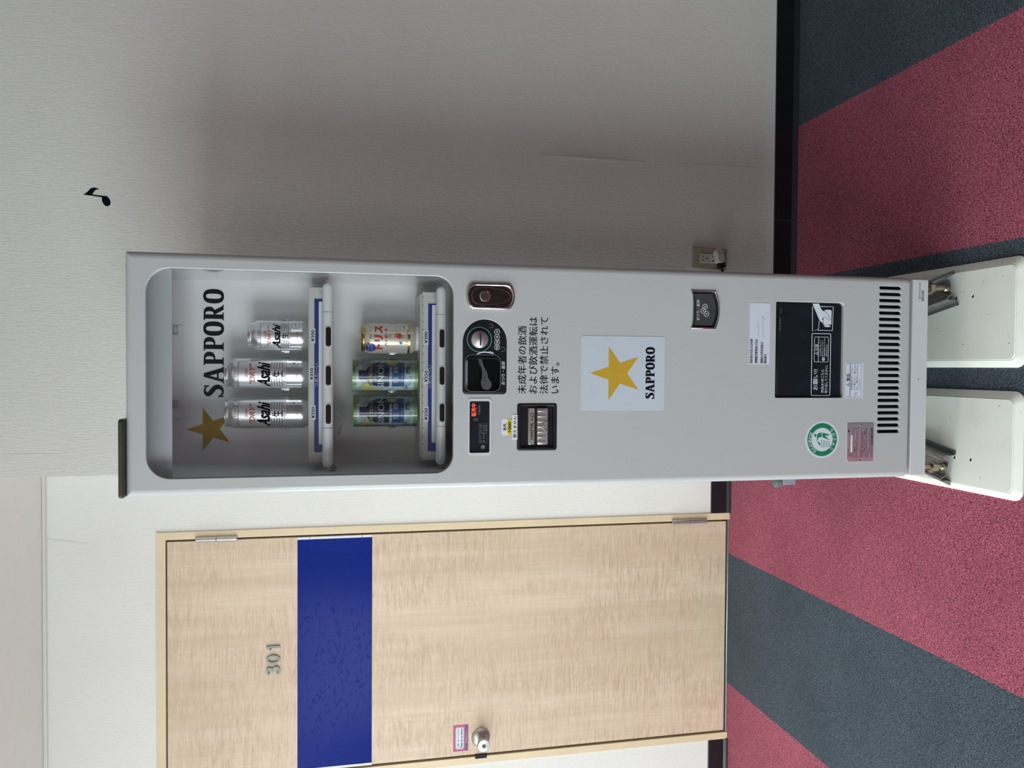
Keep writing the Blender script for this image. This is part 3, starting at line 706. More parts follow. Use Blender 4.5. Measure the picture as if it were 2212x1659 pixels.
# --- controls on the door
# chrome handle
lk = RC(1006.2, 611.6, 1111.8, 668.6, F); lx0, lz0, lx1, lz1 = lk
def f_handle(ins=0, e=.012):
    x0, z0, x1, z1 = lx0+ins, lz0+ins, lx1-ins, lz1-ins; cx = (x0+x1)/2; hw_ = (x1-x0)/2
    t_ = [(cx+hw_*math.cos(a), z1-e-.004+(e+.004)*math.sin(a)**.9) for a in [k/14*PI for k in range(15)]]
    b_ = [(cx-hw_*math.cos(a), z0+e+.004-(e+.004)*math.sin(a)**.9) for a in [k/14*PI for k in range(15)]]
    return t_+b_
hd = MB().slab(None, F-.006, F, .003, False, [f_handle, lambda ins=0: f_handle(.0062+ins*1)]).obj('lock_handle', 'chrome', VM); hd['label'] = 'chrome lock handle'
MB().slab([f_handle(.006)], F-.0012, F).obj('handle_recess', 'dark_chrome', hd)
hcx = (lx0+lx1)/2; hz1 = lz1-.014; hz0 = lz0+.010
def tear(k): 
    pts_ = []
    for i in range(36):
        a = 2*PI*i/36; wd = (.0185 if math.sin(a) > 0 else .0185)*k
        t = (math.sin(a)+1)/2; ww = (.0125+.0062*min(1, t*1.4))*k
        pts_.append((hcx+ww*math.copysign(abs(math.cos(a))**.72, math.cos(a)), (hz0+hz1)/2+.0012+(hz1-hz0)/2*1.06*k*math.copysign(abs(math.sin(a))**.72, math.sin(a))))
    return pts_
MB().slab([tear(1.0)], F-.004, F-.001).obj('handle_lever', 'dark_chrome', hd)
MB().slab([tear(1.0), tear(.955)], F-.0046, F-.001).obj('handle_outline', 'chrome', hd)
kc = P(1047, 640, F)
MB().lathe([(.0112, F-.004), (.0112, F-.0062), (.0098, F-.0066), (.0098, F-.0058)], (kc[0], 0, kc[1]), 'Y', 28, False, True).obj('lock_cylinder', 'chrome', hd)
MB().slab([stroke([(kc[0]-.004, kc[1]+.003), (kc[0]+.004, kc[1]+.003), (kc[0]-.004, kc[1]-.003), (kc[0]+.004, kc[1]-.003)], [.0016]*4, 3)], F-.0068, F-.0062).obj('key_slot', 'dark', hd)
# coin unit
cu_ = MB(); cu_.slab(None, F+.0002, F+.030, .0018, False, [lambda ins=0: f_coin(.0005+ins), lambda ins=0: rr(*RC(1006, 776, 1080, 843, F), .009, 6)(ins)])
cu_.obj('coin_unit', 'black', VM); CU = [o for o in VM.children if o.name.startswith('coin_unit')][0]; CU['label'] = 'black coin slot unit'
rc_ = RC(1006, 776, 1080, 843, F); MB().box(rc_[0]-.002, F+.02, rc_[1]-.002, rc_[2]+.002, F+.028, rc_[3]+.002).obj('recess_back', 'flap', CU)
ck = P(1035.6, 733.3, F)
poly('teal_ring', ring(*ck, .0238, .0252), F+.0002, 'teal', CU, .0004)
MB().lathe([(.0176, F+.0002), (.0174, F-.004), (.0168, F-.0075), (.0125, F-.0105), (.006, F-.0122), (.0005, F-.0126)], (ck[0], 0, ck[1]), 'Y', 40, False, True).obj('coin_knob', 'steel', CU)
MB().box(ck[0]-.0125, F-.0134, ck[1]-.0014, ck[0]+.0125, F-.008, ck[1]+.0012).obj('coin_slot', 'dark', CU)
lv = lambda x, y: P(960+x/5.53, 580+y/5.53, F+.002)
pl_ = [lv(*p) for p in ((405, 1062), (438, 1062), (455, 1120), (470, 1170), (495, 1215), (515, 1265), (520, 1310), (545, 1340), (563, 1375), (562, 1410), (540, 1440), (505, 1450), (468, 1440), (442, 1408), (436, 1360), (448, 1300), (450, 1235), (440, 1180))]
MB().slab([pl_], F+.001, F+.007).obj('return_lever', 'lever', CU)
tb = [lv(*p) for p in ((408, 1075), (412, 1092), (417, 1110), (422, 1128), (427, 1146), (432, 1162))]
MB_ = MB()
for t_ in tb: MB_.box(t_[0]-.0011, F+.001, t_[1]-.0008, t_[0]+.0011, F+.006, t_[1]+.0016)
MB_.obj('lever_teeth', 'lever', CU)
texts('lever_lettering', [('レバー', 1042, 806, 1046, 832), ('オス', 1046.5, 812, 1050, 826)], F+.001, 'black', CU, .0003)
cv = RC(1004, 766, 1081, 846, F); MB().slab(frame(*cv, .0009, .014), F-.0015, F+.0002).obj('recess_cover', 'print_grey', CU)
poly('clear_cover', [rr(*cv, .014)()], F-.0008, 'smoke', CU, .0004)
ar = [lv(*p) for p in ((385, 1022), (440, 1003), (500, 1000), (560, 1012))]
polys('arrow', [[stroke(ar, [.0022]*4, 4)], [[lv(590, 1026), lv(575, 1000), lv(525, 988), lv(555, 1014)]]], F-.0013, 'print_white', CU)
for s_, yc in (('10', 716.5), ('50', 727.9), ('100', 739.1), ('500', 750.2)):
    c_ = P(1073.8, yc, F); poly('coin_mark', ring(*c_, .0048, .0056, 20), F+.0002, 'print_white', CU)
    hw_ = .0024 if len(s_) == 2 else .0038
    text_to(MB(), s_, (c_[0]-hw_, c_[1]-.0022, c_[0]+hw_, c_[1]+.0022), F-.0003, .02).obj('coin_digits', 'print_white', CU)
texts('return_lettering', [('おつり・返却', 1083, 781, 1090.8, 831)], F+.0002, 'print_white', CU, .0005, .012)
for x, y in ((1061, 704), (1087, 755)):
    c_ = P(x, y, F); poly('arch_mark', [stroke([(c_[0]-.0035, c_[1]+.004), (c_[0]-.0035, c_[1]-.001), (c_[0], c_[1]-.004), (c_[0]+.0035, c_[1]-.001), (c_[0]+.0035, c_[1]+.004)], [.0008]*5, 4)], F+.0002, 'print_grey', CU)
# status display
LD = MB().slab(None, F+.0035, F+.012, .001, False, [lambda ins=0: f_led(.0003+ins)]).obj('status_display', 'flap', VM); LD['label'] = 'small dark status display with red characters'
MB().slab([rr(led[0]-.0045, led[1]-.0035, led[2]+.0055, led[3]+.003, .006)(), f_led(0)], F-.0015, F).obj('display_surround', 'body2', LD)
texts('lit_characters', [('販売中', 1018.2, 871.8, 1028.8, 899.3)], F+.0035, 'led', LD, .0006, .004)
texts('faint_lettering', [('準備中', 1034.5, 874, 1038, 891), ('つり銭切れ', 1022, 903, 1034, 910), ('投入金額', 1036, 917, 1041, 934), ('使用できません', 1036, 939, 1041, 956), ('●1000円', 1043, 934, 1047, 955), ('●100 ●50', 1043, 917, 1047, 931), ('●500 ●10', 1048.5, 917, 1052, 931)], F+.0035, 'print_grey', LD, .0004)
polys('faint_frames', [frame(*RC(1033.2, 877, 1037, 896, F), .0005), frame(*RC(1035, 915, 1052.5, 935.5, F), .0004), frame(*RC(1035, 936.5, 1052.5, 957, F), .0004)], F+.0033, 'print_grey', LD)
c_ = P(1043.8, 966, F); poly('sensor', [circ(*c_, .0042, 20)()], F+.0033, 'print_grey', LD)
# small stickers above the note slot
s1_ = poly('sticker', [rr(*RC(1083.4, 905.5, 1106, 940, F))()], F, 'paper', VM); s1_['label'] = 'small white and yellow sticker'
poly('yellow_field', [[P(1096.2, 905.5, F), P(1105.8, 905.5, F), P(1105.8, 940, F), P(1096.2, 940, F)]], F-.0003, 'yellow', s1_, .0002)
poly('note_outline', [stroke([P(1105, 906, F), P(1097.5, 910.5, F), P(1096.4, 926, F), P(1097.5, 933, F), P(1105, 937.5, F)], [.0007]*5, 1)], F-.0005, 'ink', s1_, .0001)
texts('lettering', [('新札', 1086.5, 914, 1094, 930), ('1000', 1098, 911.5, 1104, 933, .03)], F, 'ink', s1_, .0008, .01)
s2_ = poly('sticker', [rr(*RC(1105.8, 896, 1117.8, 950, F))()], F-.0006, 'paper', VM); s2_['label'] = 'white strip sticker'
texts('lettering', [('使えません', 1108.2, 899, 1115.6, 946)], F-.0006, 'ink', s2_, .0006, .012)
# banknote slot
bi = RC(1125, 877, 1196, 966, F)
BS = MB().slab(None, F-.0015, F+.012, .0018, False, [lambda ins=0: f_bill(-.0002+ins), lambda ins=0: rr(*bi, .003, 4)(ins)]).obj('note_slot', 'black', VM); BS['label'] = 'black framed banknote slot'
MB().box(bi[0]-.001, F+.008, bi[1]-.001, bi[2]+.001, F+.014, bi[3]+.001).obj('slot_recess', 'black', BS)
mp_ = RC(1141.8, 881.4, 1182.6, 960.2, F)
MB().box(mp_[0], F+.001, mp_[3]-.0125, mp_[2], F+.008, mp_[3], .0006).obj('slot_plate', 'steel', BS)
MB().box(mp_[0], F-.004, mp_[1], mp_[2], F+.008, mp_[3]-.0175, .0015).obj('slot_lip', 'steel', BS)
MB().box(mp_[0]+.001, F+.004, mp_[3]-.0175, mp_[2]-.001, F+.0085, mp_[3]-.0125).obj('slot_gap', 'dark', BS)
nr = 7
for i in range(nr):
    xx = mp_[0]+(mp_[2]-mp_[0])*(i+.5)/nr
    MB().box(xx-.0022, F-.0055, mp_[1]+.005, xx+.0022, F-.003, mp_[3]-.0172, .0008).obj('guide_rib', 'steel', BS)
cm = ((mp_[0]+mp_[2])/2, mp_[1]+.001)
MB().slab([[(cm[0]+.0105*math.cos(a), cm[1]+.0105*math.sin(a)) for a in [k/12*PI for k in range(13)]]+[(cm[0]-.0085*math.cos(a), cm[1]+.0085*math.sin(a)) for a in [k/12*PI for k in range(13)]]], F-.0065, F-.004).obj('finger_notch', 'steel', BS)
texts('lettering', [('1000円札入口', 1144.6, 892.5, 1152.9, 949)], F+.001, 'ink', BS, .0004, .012)
# legal notice printed on the door
texts('notice_lettering', [('未成年者の飲酒', 1118.3, 704.5, 1137.3, 851), ('および飲酒運転は', 1142, 685, 1160.8, 850.5), ('法律で禁止されて', 1166, 685, 1184.3, 851), ('います。', 1190, 783.5, 1207.8, 850)], F, 'ink', VM, .0004, .006)
# gold star sign
sg = poly('sign_panel', [rr(*RC(1255, 726.4, 1435.3, 886.2, F), .004)()], F, 'sign', VM, .0006); sg['label'] = 'pale square sign with gold star'
q5 = [P(*p, F) for p in ((1274.2, 806.2), (1315.2, 748.3), (1379.6, 770.5), (1379.1, 841.1), (1315.2, 863.8))]
R5 = ((q5[1][0]-q5[4][0])/2)/math.sin(math.radians(72)); cxs = (q5[1][0]+q5[4][0]+q5[0][0])/3
poly('star', [star_pts(cxs, q5[0][1]-R5, R5, .385)], F-.0006, 'gold', sg, .0002)
capitals(MB(), 'SAPPORO', RC(1394.6, 750.4, 1413.4, 861.4, F), F-.0009, .07, .026).obj('lettering', 'ink', sg)
# coin return cup
CR = MB().slab(None, F-.003, F+.02, .002, False, [lambda ins=0: f_ret(-.0015+ins), lambda ins=0: f_ret(.0024+ins)]).obj('coin_return', 'chrome', VM); CR['label'] = 'coin return cup in a chrome rim'
MB().slab([f_ret(.001)], F+.003, F+.008).obj('return_flap', 'flap', CR)
MB().slab([f_ret(.0065)], F+.0012, F+.003).obj('flap_plate', 'return_grey', CR)
texts('lettering', [('おつり・返却', 1504.6, 648, 1511.2, 692)], F+.0012, 'print_white', CR, .0004, .01)
for x, y in ((1519.5, 671), (1523.5, 662.5), (1526.5, 678)):
    c_ = P(x, y, F); poly('coin_mark', ring(*c_, .0050, .0060, 20), F+.0012, 'print_white', CR, .0004)
    text_to(MB(), '¥', (c_[0]-.002, c_[1]-.0024, c_[0]+.002, c_[1]+.0024), F+.0006, .01).obj('yen_mark', 'print_white', CR)
# licence label
lf = poly('label_film_edge', frame(*RC(1617, 649, 1667, 790, F), .0006), F, 'body2', VM, .0001)
ll = poly('licence_label', [rr(*RC(1619.3, 655, 1663, 787, F), .002)()], F, 'paper_pale', VM, .0004); ll['label'] = 'pale licence label with faded handwriting'
texts('lettering', [('免許者の氏名又は名称', 1618.8+1, 732.5, 1625+1, 785), ('酒類販売管理者の氏名', 1630.4, 733.5, 1636.6, 785), ('連絡先の所在地及び', 1642.4, 739, 1648.6, 785), ('電話番号', 1650, 765, 1655.6, 785)], F-.0005, 'ink', ll, .0004, .014)
def scrawl(x, y0, y1, amp, n):
    return stroke([P(x+random.uniform(-amp, amp), y1+(y0-y1)*i/n, F) for i in range(n+1)], [.0006]*(n+1), 3)
polys('handwriting', [[scrawl(1638, 697, 728, 3, 16)], [scrawl(1648, 683, 731, 2.4, 22)], [[P(1646, 684, F), P(1653, 690, F), P(1653.6, 689, F), P(1647, 683, F)]]], F-.0005, 'pencil', ll, .0001)
# delivery flap
fw0 = MB().slab(None, F+.006, F+.012, .0012, False, [lambda ins=0: f_flap(.0045+ins)]).obj('delivery_flap', 'flap', VM); fw0['label'] = 'large black delivery flap with white instructions'
MB().slab([f_flap(0), f_flap(.0045)], F+.009, F+.02).obj('flap_surround', 'black', fw0)
fx0, fz0, fx1, fz1 = flap; xm = P(1728, 750, F)[1]
MB().box(fx0+.008, F+.0045, xm, fx1-.008, F+.0065, fz1-.006, .0008).obj('upper_leaf', 'black', fw0)
S3 = lambda x, y: P(1680+x/7.215, 640+y/7.215, F+.006)
S3r = lambda x0, y0, x1, y1: RC(1680+x0/7.215, 640+y0/7.215, 1680+x1/7.215, 640+y1/7.215, F+.006)
g = S3r(522, 578, 822, 1552); polys('white_frames', [frame(*g, .0014, .003), frame(*S3r(566, 632, 790, 1026), .0009, .003), [rr(*S3r(630, 640, 636, 1020))()]], F+.0058, 'print_white', fw0)
def s3t(s, x0, y0, x1, y1, bo=.01): return (s, 1680+x0/7.215, 640+y0/7.215, 1680+x1/7.215, 640+y1/7.215, bo)
texts('lettering', [s3t('お願い!!', 550, 1138, 624, 1462), s3t('商品は1本ごとに', 672, 1135, 715, 1505), s3t('取り出してください。', 730, 1072, 776, 1508), s3t('注意', 580, 745, 626, 855, .006),
      s3t('びん商品は1本ごとに', 652, 680, 674, 938, .004), s3t('取り出してください。', 684, 690, 706, 938, .004), s3t('容器の破損によりケガの', 716, 655, 738, 938, .004), s3t('恐れがあります。', 748, 745, 772, 938, .004)], F+.006, 'print_white', fw0, .0005)
polys('warning_marks', [[[S3(578, 890), S3(626, 916), S3(626, 866)], [S3(590, 890), S3(620, 908), S3(620, 873)]], [circ(*S3(710, 978), .0039, 20)()]], F+.0058, 'print_white', fw0)
polys('warning_strokes', [[rr(*S3r(690, 973, 726, 983))()]], F+.0054, 'black', fw0)
# pictogram: hand taking a can out of the flap
pw = lambda pts: [S3(*p) for p in pts]
polys('pictogram_frame', [[stroke(pw([(660, 160), (865, 165), (850, 535), (625, 530)]), [.0014]*4, 1)], [stroke(pw([(540, 160), (540, 545), (635, 510), (645, 380)]), [.0013]*4, 1)]], F+.0058, 'print_white', fw0)
polys('pictogram_can', [[pw([(712, 232), (735, 215), (780, 210), (825, 215), (838, 232), (832, 440), (710, 448)])], [[(S3(770, 465)[0]+.0085*math.sin(t)*.45 if 0 else S3(770, 465)[0]+.0022*math.cos(t), S3(770, 465)[1]+.0078*math.sin(t)) for t in [k/20*2*PI for k in range(20)]]]], F+.0056, 'print_white', fw0)
hand = pw([(540, 115), (640, 115), (662, 175), (700, 225), (745, 250), (790, 310), (812, 345), (812, 368), (795, 375), (770, 352), (740, 330), (705, 335), (695, 360), (710, 385), (700, 425), (672, 402), (645, 365), (620, 310), (590, 240), (560, 170)])
polys('pictogram_hand', [[hand]], F+.0053, 'print_white', fw0)
cl_ = hand[2:]+[]
polys('pictogram_outline', [[stroke(hand[2:16], [.0007]*14, 3)]], F+.0049, 'black', fw0, .0001)
texts('faint_lettering', [s3t('MAX 500ml', 22, 330, 46, 545, 0), s3t('アルコ', 34, 190, 62, 265, 0)], F+.0045, 'print_grey', fw0, .0004)
# warning sticker under the flap
w0 = RC(1824.5, 783.3, 1864.5, 859.7, F); ws = poly('warning_sticker', [rr(*w0)()], F, 'paper_pale', VM); ws['label'] = 'pale warning sticker with fine print'
polys('outline', [frame(w0[0]+.0018, w0[1]+.0045, w0[2]-.0018, w0[3]-.0015, .0005, .004), [rr(*RC(1835.8, 785, 1836.6, 857, F))()]], F-.0003, 'ink', ws, .0001)
texts('lettering', [s3t('警告', 1070, 1205, 1128, 1325, .008), s3t('転倒事故を防ぐために、', 1145, 1090, 1166, 1462, 0), s3t('上に乗らない、揺さぶら', 1185, 1070, 1210, 1462, 0), s3t('ない、傾けないようにし', 1222, 1070, 1250, 1462, 0), s3t('てください。', 1262, 1270, 1284, 1462, 0)], F-.0003, 'ink', ws, .0004)
c_ = P(1680+1212/7.215, 640+1520/7.215, F)
Pw = lambda x, y: P(1680+x/7.215, 640+y/7.215, F)
polys('marks', [ring(*c_, .0032, .0037, 20), [stroke([(c_[0]-.0024, c_[1]+.0024), (c_[0]+.0024, c_[1]-.0024)], [.0005]*2, 1)], [[Pw(1070, 1378), Pw(1126, 1412), Pw(1126, 1344)], [Pw(1082, 1378), Pw(1120, 1402), Pw(1120, 1354)]], [stroke([Pw(1092, 1378), Pw(1114, 1378)], [.0008]*2, 1)]], F-.0003, 'ink', ws, .0001)
# round recycling sticker
rc0 = P(1775.8, 949.6, F); e_ = P(1775.8, 989.9, F); Rr = abs(rc0[0]-e_[0])
rs_ = poly('recycling_sticker', [circ(*rc0, Rr, 48)()], F, 'paper_pale', VM); rs_['label'] = 'round green and white recycling sticker'
poly('green_ring', ring(*rc0, Rr*.632, Rr*.884, 48), F-.0003, 'green', rs_, .0001)
b = MB()
def arc_text(chars, a0, a1, inward, rr_=.745, sz=.19):
    n = len(chars)
    for i, ch in enumerate(chars):
        a = math.radians(a0+(a1-a0)*i/(n-1)); vs, fs = tmesh(ch, .02)
        q_ = fit(vs, -Rr*sz/2*(.6 if ch in 'リ' else 1), -Rr*sz/2, Rr*sz/2*(.6 if ch in 'リ' else 1), Rr*sz/2); rot = (a-PI/2) if not inward else (a+PI/2)
        c, s_ = math.cos(rot), math.sin(rot); ox, oz = rc0[0]+Rr*rr_*math.cos(a), rc0[1]+Rr*rr_*math.sin(a)
        b.add([(ox+p[0]*c-p[1]*s_, F-.0006-p[2], oz+p[0]*s_+p[1]*c) for p in q_], fs)
arc_text('のんだあとは', 143, 65, False); arc_text('リサイクル', 229, 312, True)
b.obj('lettering', 'print_white', rs_)
G4 = lambda x, y: P(1720+x/9.76, 840+y/9.76, F)
g4 = lambda pts: [[G4(*p) for p in pts]]
hc = G4(402, 980); items = [[circ(*hc, .0030, 18)()], g4([(440, 960), (480, 930), (535, 920), (532, 1015), (478, 1020), (450, 1060), (425, 1125), (437, 1010)]),
  g4([(555, 922), (720, 970), (605, 990), (710, 1082), (545, 1018)]), g4([(445, 1125), (470, 1108), (508, 1168), (485, 1192)])]
for t_ in (0, 1/3, 2/3, 1): items.append([stroke([G4(530+175*0, 1078+0), G4(530, 1078)], [.0004]*2, 1)]) if 0 else None
A_, B_, C_, D_ = (533, 1078), (706, 1125), (692, 1218), (515, 1222)
lerp = lambda p, q, t: (p[0]+(q[0]-p[0])*t, p[1]+(q[1]-p[1])*t)
for t_ in (0, .33, .66, 1):
    items.append([stroke([G4(*lerp(A_, D_, t_)), G4(*lerp(B_, C_, t_))], [.0007]*2, 1)])
    items.append([stroke([G4(*lerp(A_, B_, t_)), G4(*lerp(D_, C_, t_))], [.0009]*2, 1)])
polys('figure_and_basket', items, F-.0003, 'green', rs_, .0001)
# rating plate
n0 = RC(1829, 913.5, 1886.5, 996.8, F); npl = MB().slab(None, F-.0012, F, .0005, False, [rr(*n0, .003, 4)]).obj('rating_plate', 'nameplate', VM); npl['label'] = 'shiny metal rating plate with fine print'
tx = [('自動販売機', 1831, 969, 1833, 987), ('型式', 1835, 976, 1837, 987), ('製造番号', 1839, 978, 1841, 987), ('定格電圧 100V', 1846, 950, 1848, 987), ('定格周波数 50/60Hz', 1850, 930, 1852, 987), ('JET', 1845, 965, 1848, 975),
      ('電動機 定格消費電力', 1857, 969, 1859, 987), ('質量 屋内専用', 1862, 935, 1864, 987), ('冷媒 封入量', 1866, 930, 1868, 987), ('設計標準使用期間', 1870, 925, 1872, 987), ('製造年', 1874, 970, 1876, 987), ('この製品は屋内用です', 1878, 925, 1880, 982), ('取扱説明書をお読みください', 1882, 940, 1884, 987)]
texts('lettering', tx, F-.0012, 'ink', npl, .0002)
xs_ = []; yy = 925
while yy < 962:
    w_ = random.choice((.8, 1.3, 2)); xs_.append([[P(1881, yy, F), P(1884.6, yy, F), P(1884.6, yy+w_, F), P(1881, yy+w_, F)]]); yy += w_+random.choice((.8, 1.2))
texts('maker_mark', [('F', 1832, 927, 1835.5, 933, .03)], F-.0012, 'ink', npl, .0002)
polys('bar_marks', xs_+[[rr(*RC(1836.8, 940, 1840, 977, F))()]][:0], F-.0012, 'ink', npl, .0002)
poly('serial_field', [rr(*RC(1837, 940, 1840.5, 977, F))()], F-.0012, 'paper', npl, .0002)
polys('field_frame', [frame(*RC(1841.5, 925, 1860.5, 988, F), .0004)], F-.0012, 'ink', npl, .0002)
for x, y in ((1858.5, 918), (1856.2, 995)):
    c_ = P(x, y-0, F); MB().lathe([(.0021, F-.0012), (.0018, F-.0024), (.0005, F-.0028)], (c_[0], 0, c_[1]), 'Y', 12, False, True).obj('rivet', 'chrome', npl)
poly('plate_bands', [rr(n0[0]+.0004, n0[1]+.0004, n0[0]+.0065, n0[3]-.0004)()], F-.0012, 'dull_steel', npl, .0001) if 0 else None
# roller on the left flank near the back
RX, RZ = P(1678, 1045, 1.98)
RL = MB().lathe([(.006, RX-.004), (.0125, RX-.003), (.014, RX+.0), (.014, RX+.018), (.012, RX+.02)], (0, 1.98, RZ), 'X', 20) if 0 else None
RL = MB().lathe([(.004, RZ-.011), (.0135, RZ-.010), (.0150, RZ-.004), (.0150, RZ+.006), (.011, RZ+.010), (.004, RZ+.011)], (RX+.005, 1.98, 0), 'Z', 20).obj('side_wheel', 'grey_rubber', VM)
MB().box(RX-.002, 1.965, RZ-.05, MX0+.01, 1.995, RZ-.011, .002).obj('wheel_bracket', 'grey_paint', VM)
# levelling feet
FY = 1.605
for (x, y) in ((2014, 1009), (2008, 623)):
    cx = P(x, y, FY)[0]
    ft = MB().lathe([(.0105, .034), (.0105, .038), (.008, .042), (.0085, .05), (.0085, MBAR+.02)], (cx, FY, 0), 'Z', 20).obj('levelling_foot', 'zinc', VM)
    zn = P(x, y, FY)[1]
    MB().lathe([(.0145, zn-.007), (.0155, zn-.005), (.0155, zn+.005), (.0145, zn+.007)], (cx, FY, 0), 'Z', 6).obj('nut', 'zinc', ft)
for cx in (MX0+.04, MX1-.04): MB().lathe([(.02, 0.015), (.02, .022), (.0085, .03), (.0085, MBAR+.02)], (cx, MBK-.06, 0), 'Z', 20).obj('levelling_foot', 'zinc', VM)

# board lying on top of the machine
t0, t1 = P(262, 905.5, F-.004)[0], P(262, 1077, F-.004)[0]
tb_ = MB(); zt = MT
f_b = rr(t1, F-.008, t0, F+.22, .006, 5)
rs = []
for z_, ins in ((zt, .002), (zt+.0025, 0), (zt+.0075, 0), (zt+.0095, .002)): rs.append([(p[0], p[1], z_) for p in f_b(ins)])
tb_.rings(rs, True, True, True); o = tb_.obj('flat_board', 'olive')
tag(o, 'thin dark olive board lying on top of the vending machine', 'board')

# ------------------------------------------------------------------ anti-tip floor plates
def floor_plate(xa, xb, holes_, sgn, label):
    yF, yB = 1.408, 1.97
    t = thing('floor_plate', ((xa+xb)/2, (yF+yB)/2, 0), label, 'floor plate', 'enamelled plates under the machine')
    gg = lambda ins: rr(xa+ins, yF+ins, xb-ins, yB-ins, .024 if ins < .01 else .013, 8)(0); g = gg
    hl = [circ(FL(x, y, .014)[0], FL(x, y, .014)[1], .0040, 16) for x, y in holes_]
    b = MB(); rs = []
    for z_, ins in ((0, 0), (.0035, -.0), (.0045, .0012), (.0125, .0160), (.0108, .0172), (.0140, .0186)): rs.append([(p[0], p[1], z_) for p in g(ins)])
    b.rings(rs)
    lo = [g(.0186)]+[h(0) for h in hl]
    tri = tessellate_polygon([[Vector((p[0], p[1], 0)) for p in l] for l in lo])
    b.add([(p[0], p[1], .014) for l in lo for p in l], tri)
    for h in hl: b.rings([[(p[0], p[1], z_) for p in h(0)] for z_ in (.014, .002)], True, False, False)
    pl = b.obj('plate', 'plate', t)
    for (x, y) in holes_: h_ = FL(x, y, .014); MB().lathe([(.0041, .009), (.0041, .0115)], (h_[0], h_[1], 0), 'Z', 16).obj('bolt_hole', 'dark', t); pl['label'] = 'scuffed cream enamelled plate'
    # hat channel the foot stands in
    cx = P(2014, 1009, FY)[0] if sgn < 0 else P(2008, 623, FY)[0]
    half = [(.043, .0004), (.043, .002), (.0345, .0022), (.0325, .014), (.0325, .026), (.0295, .0315), (.0255, .031), (.0215, .026), (.0175, .018), (.012, .0165)]
    inner_ = [(.0118, .0147), (.0188, .0162), (.0228, .0242), (.0265, .0290), (.0285, .0296), (.0307, .0255), (.0307, .014), (.0330, .0004)]
    prof = half+[(-p[0], p[1]) for p in half[::-1]]+[(-p[0], p[1]) for p in inner_[::-1]]+inner_
    d = Vector((sgn*.2, -1, 0)).normalized(); sd = Vector((-d.y, d.x, 0)); c0 = Vector((cx, FY, .0142))
    ends = (c0+d*.013, c0-d*.16)
    br = MB().rings([[e+sd*p[0]+Vector((0, 0, p[1])) for p in prof] for e in ends], True)
    tr_ = tessellate_polygon([[Vector((p[0], p[1], 0)) for p in prof]])
    for e in ends: br.add([e+sd*p[0]+Vector((0, 0, p[1])) for p in prof], tr_)
    br.obj('channel_bracket', 'dull_steel', t)
    MB().lathe([(.0115, .0), (.0115, .003)], (cx, FY, .0142+.0166), 'Z', 18).obj('foot_cup', 'zinc', t)
    return t
floor_plate(-.286, -.046, ((2061, 988), (2096, 993)), -1, 'scuffed cream floor plate under the left front foot')
floor_plate(.006, .250, ((2065, 644), (2101, 640), (2031.5, 648)), 1, 'scuffed cream floor plate under the right front foot')

# ------------------------------------------------------------------ cans in the display
def wrap(b, R_, lift=.0004):
    b.v = [((R_+lift-v[1])*math.sin(v[0]/R_), -(R_+lift-v[1])*math.cos(v[0]/R_), v[2]) for v in b.v]; return b
def patch(loops, R_, lift, name, m, parent, maxe=.005):
    bm = bmesh.new(); b = MB()
    for l in loops: b.flat(l, 0)
    vs = [bm.verts.new(v) for v in b.v]
    for f in b.f:
        try: bm.faces.new([vs[i] for i in f])
        except ValueError: pass
    for _ in range(4):
        lg = [e for e in bm.edges if abs(e.verts[0].co.x-e.verts[1].co.x) > maxe]
        if not lg: break
        bmesh.ops.subdivide_edges(bm, edges=lg, cuts=1); bmesh.ops.triangulate(bm, faces=bm.faces)
    bm.verts.index_update(); q_ = MB(); q_.v = [v.co[:] for v in bm.verts]; q_.f = [tuple(v.index for v in f.verts) for f in bm.faces]; bm.free()
    return wrap(q_, R_, lift).obj(name, m, parent, True)
def ctext(items, R_, lift, name, m, parent):
    b = MB()
    for it in items: text_to(b, it[0], it[1], 0, it[2] if len(it) > 2 else .01, it[3] if len(it) > 3 else 0)
    return wrap(b, R_, lift).obj(name, m, parent, True)
def can_body(t, h, R_, m, mtop):
    MB().lathe([(R_*.72, 0), (R_*.80, .0), (R_*.90, .005), (R_*.98, .011), (R_, .016), (R_, h-.021), (R_*.985, h-.0175), (R_*.90, h-.011), (R_*.87, h-.0088)], (0, 0, 0), 'Z', 48, True, False).obj('can_wall', m, t, True)
    MB().lathe([(R_*.87, h-.0088), (R_*.845, h-.0066), (R_*.845, h-.0045), (R_*.88, h-.003), (R_*.89, h-.0012), (R_*.875, h), (R_*.84, h-.0005), (R_*.82, h-.005)], (0, 0, 0), 'Z', 48, False, True).obj('can_lid', mtop, t, True)
    for s_ in (-1, 1): MB().box(s_*R_*.985-.0022, -.006, .040, s_*R_*.985+.0022, .0, .0575, .0008).obj('clip', 'chrome', t, True)
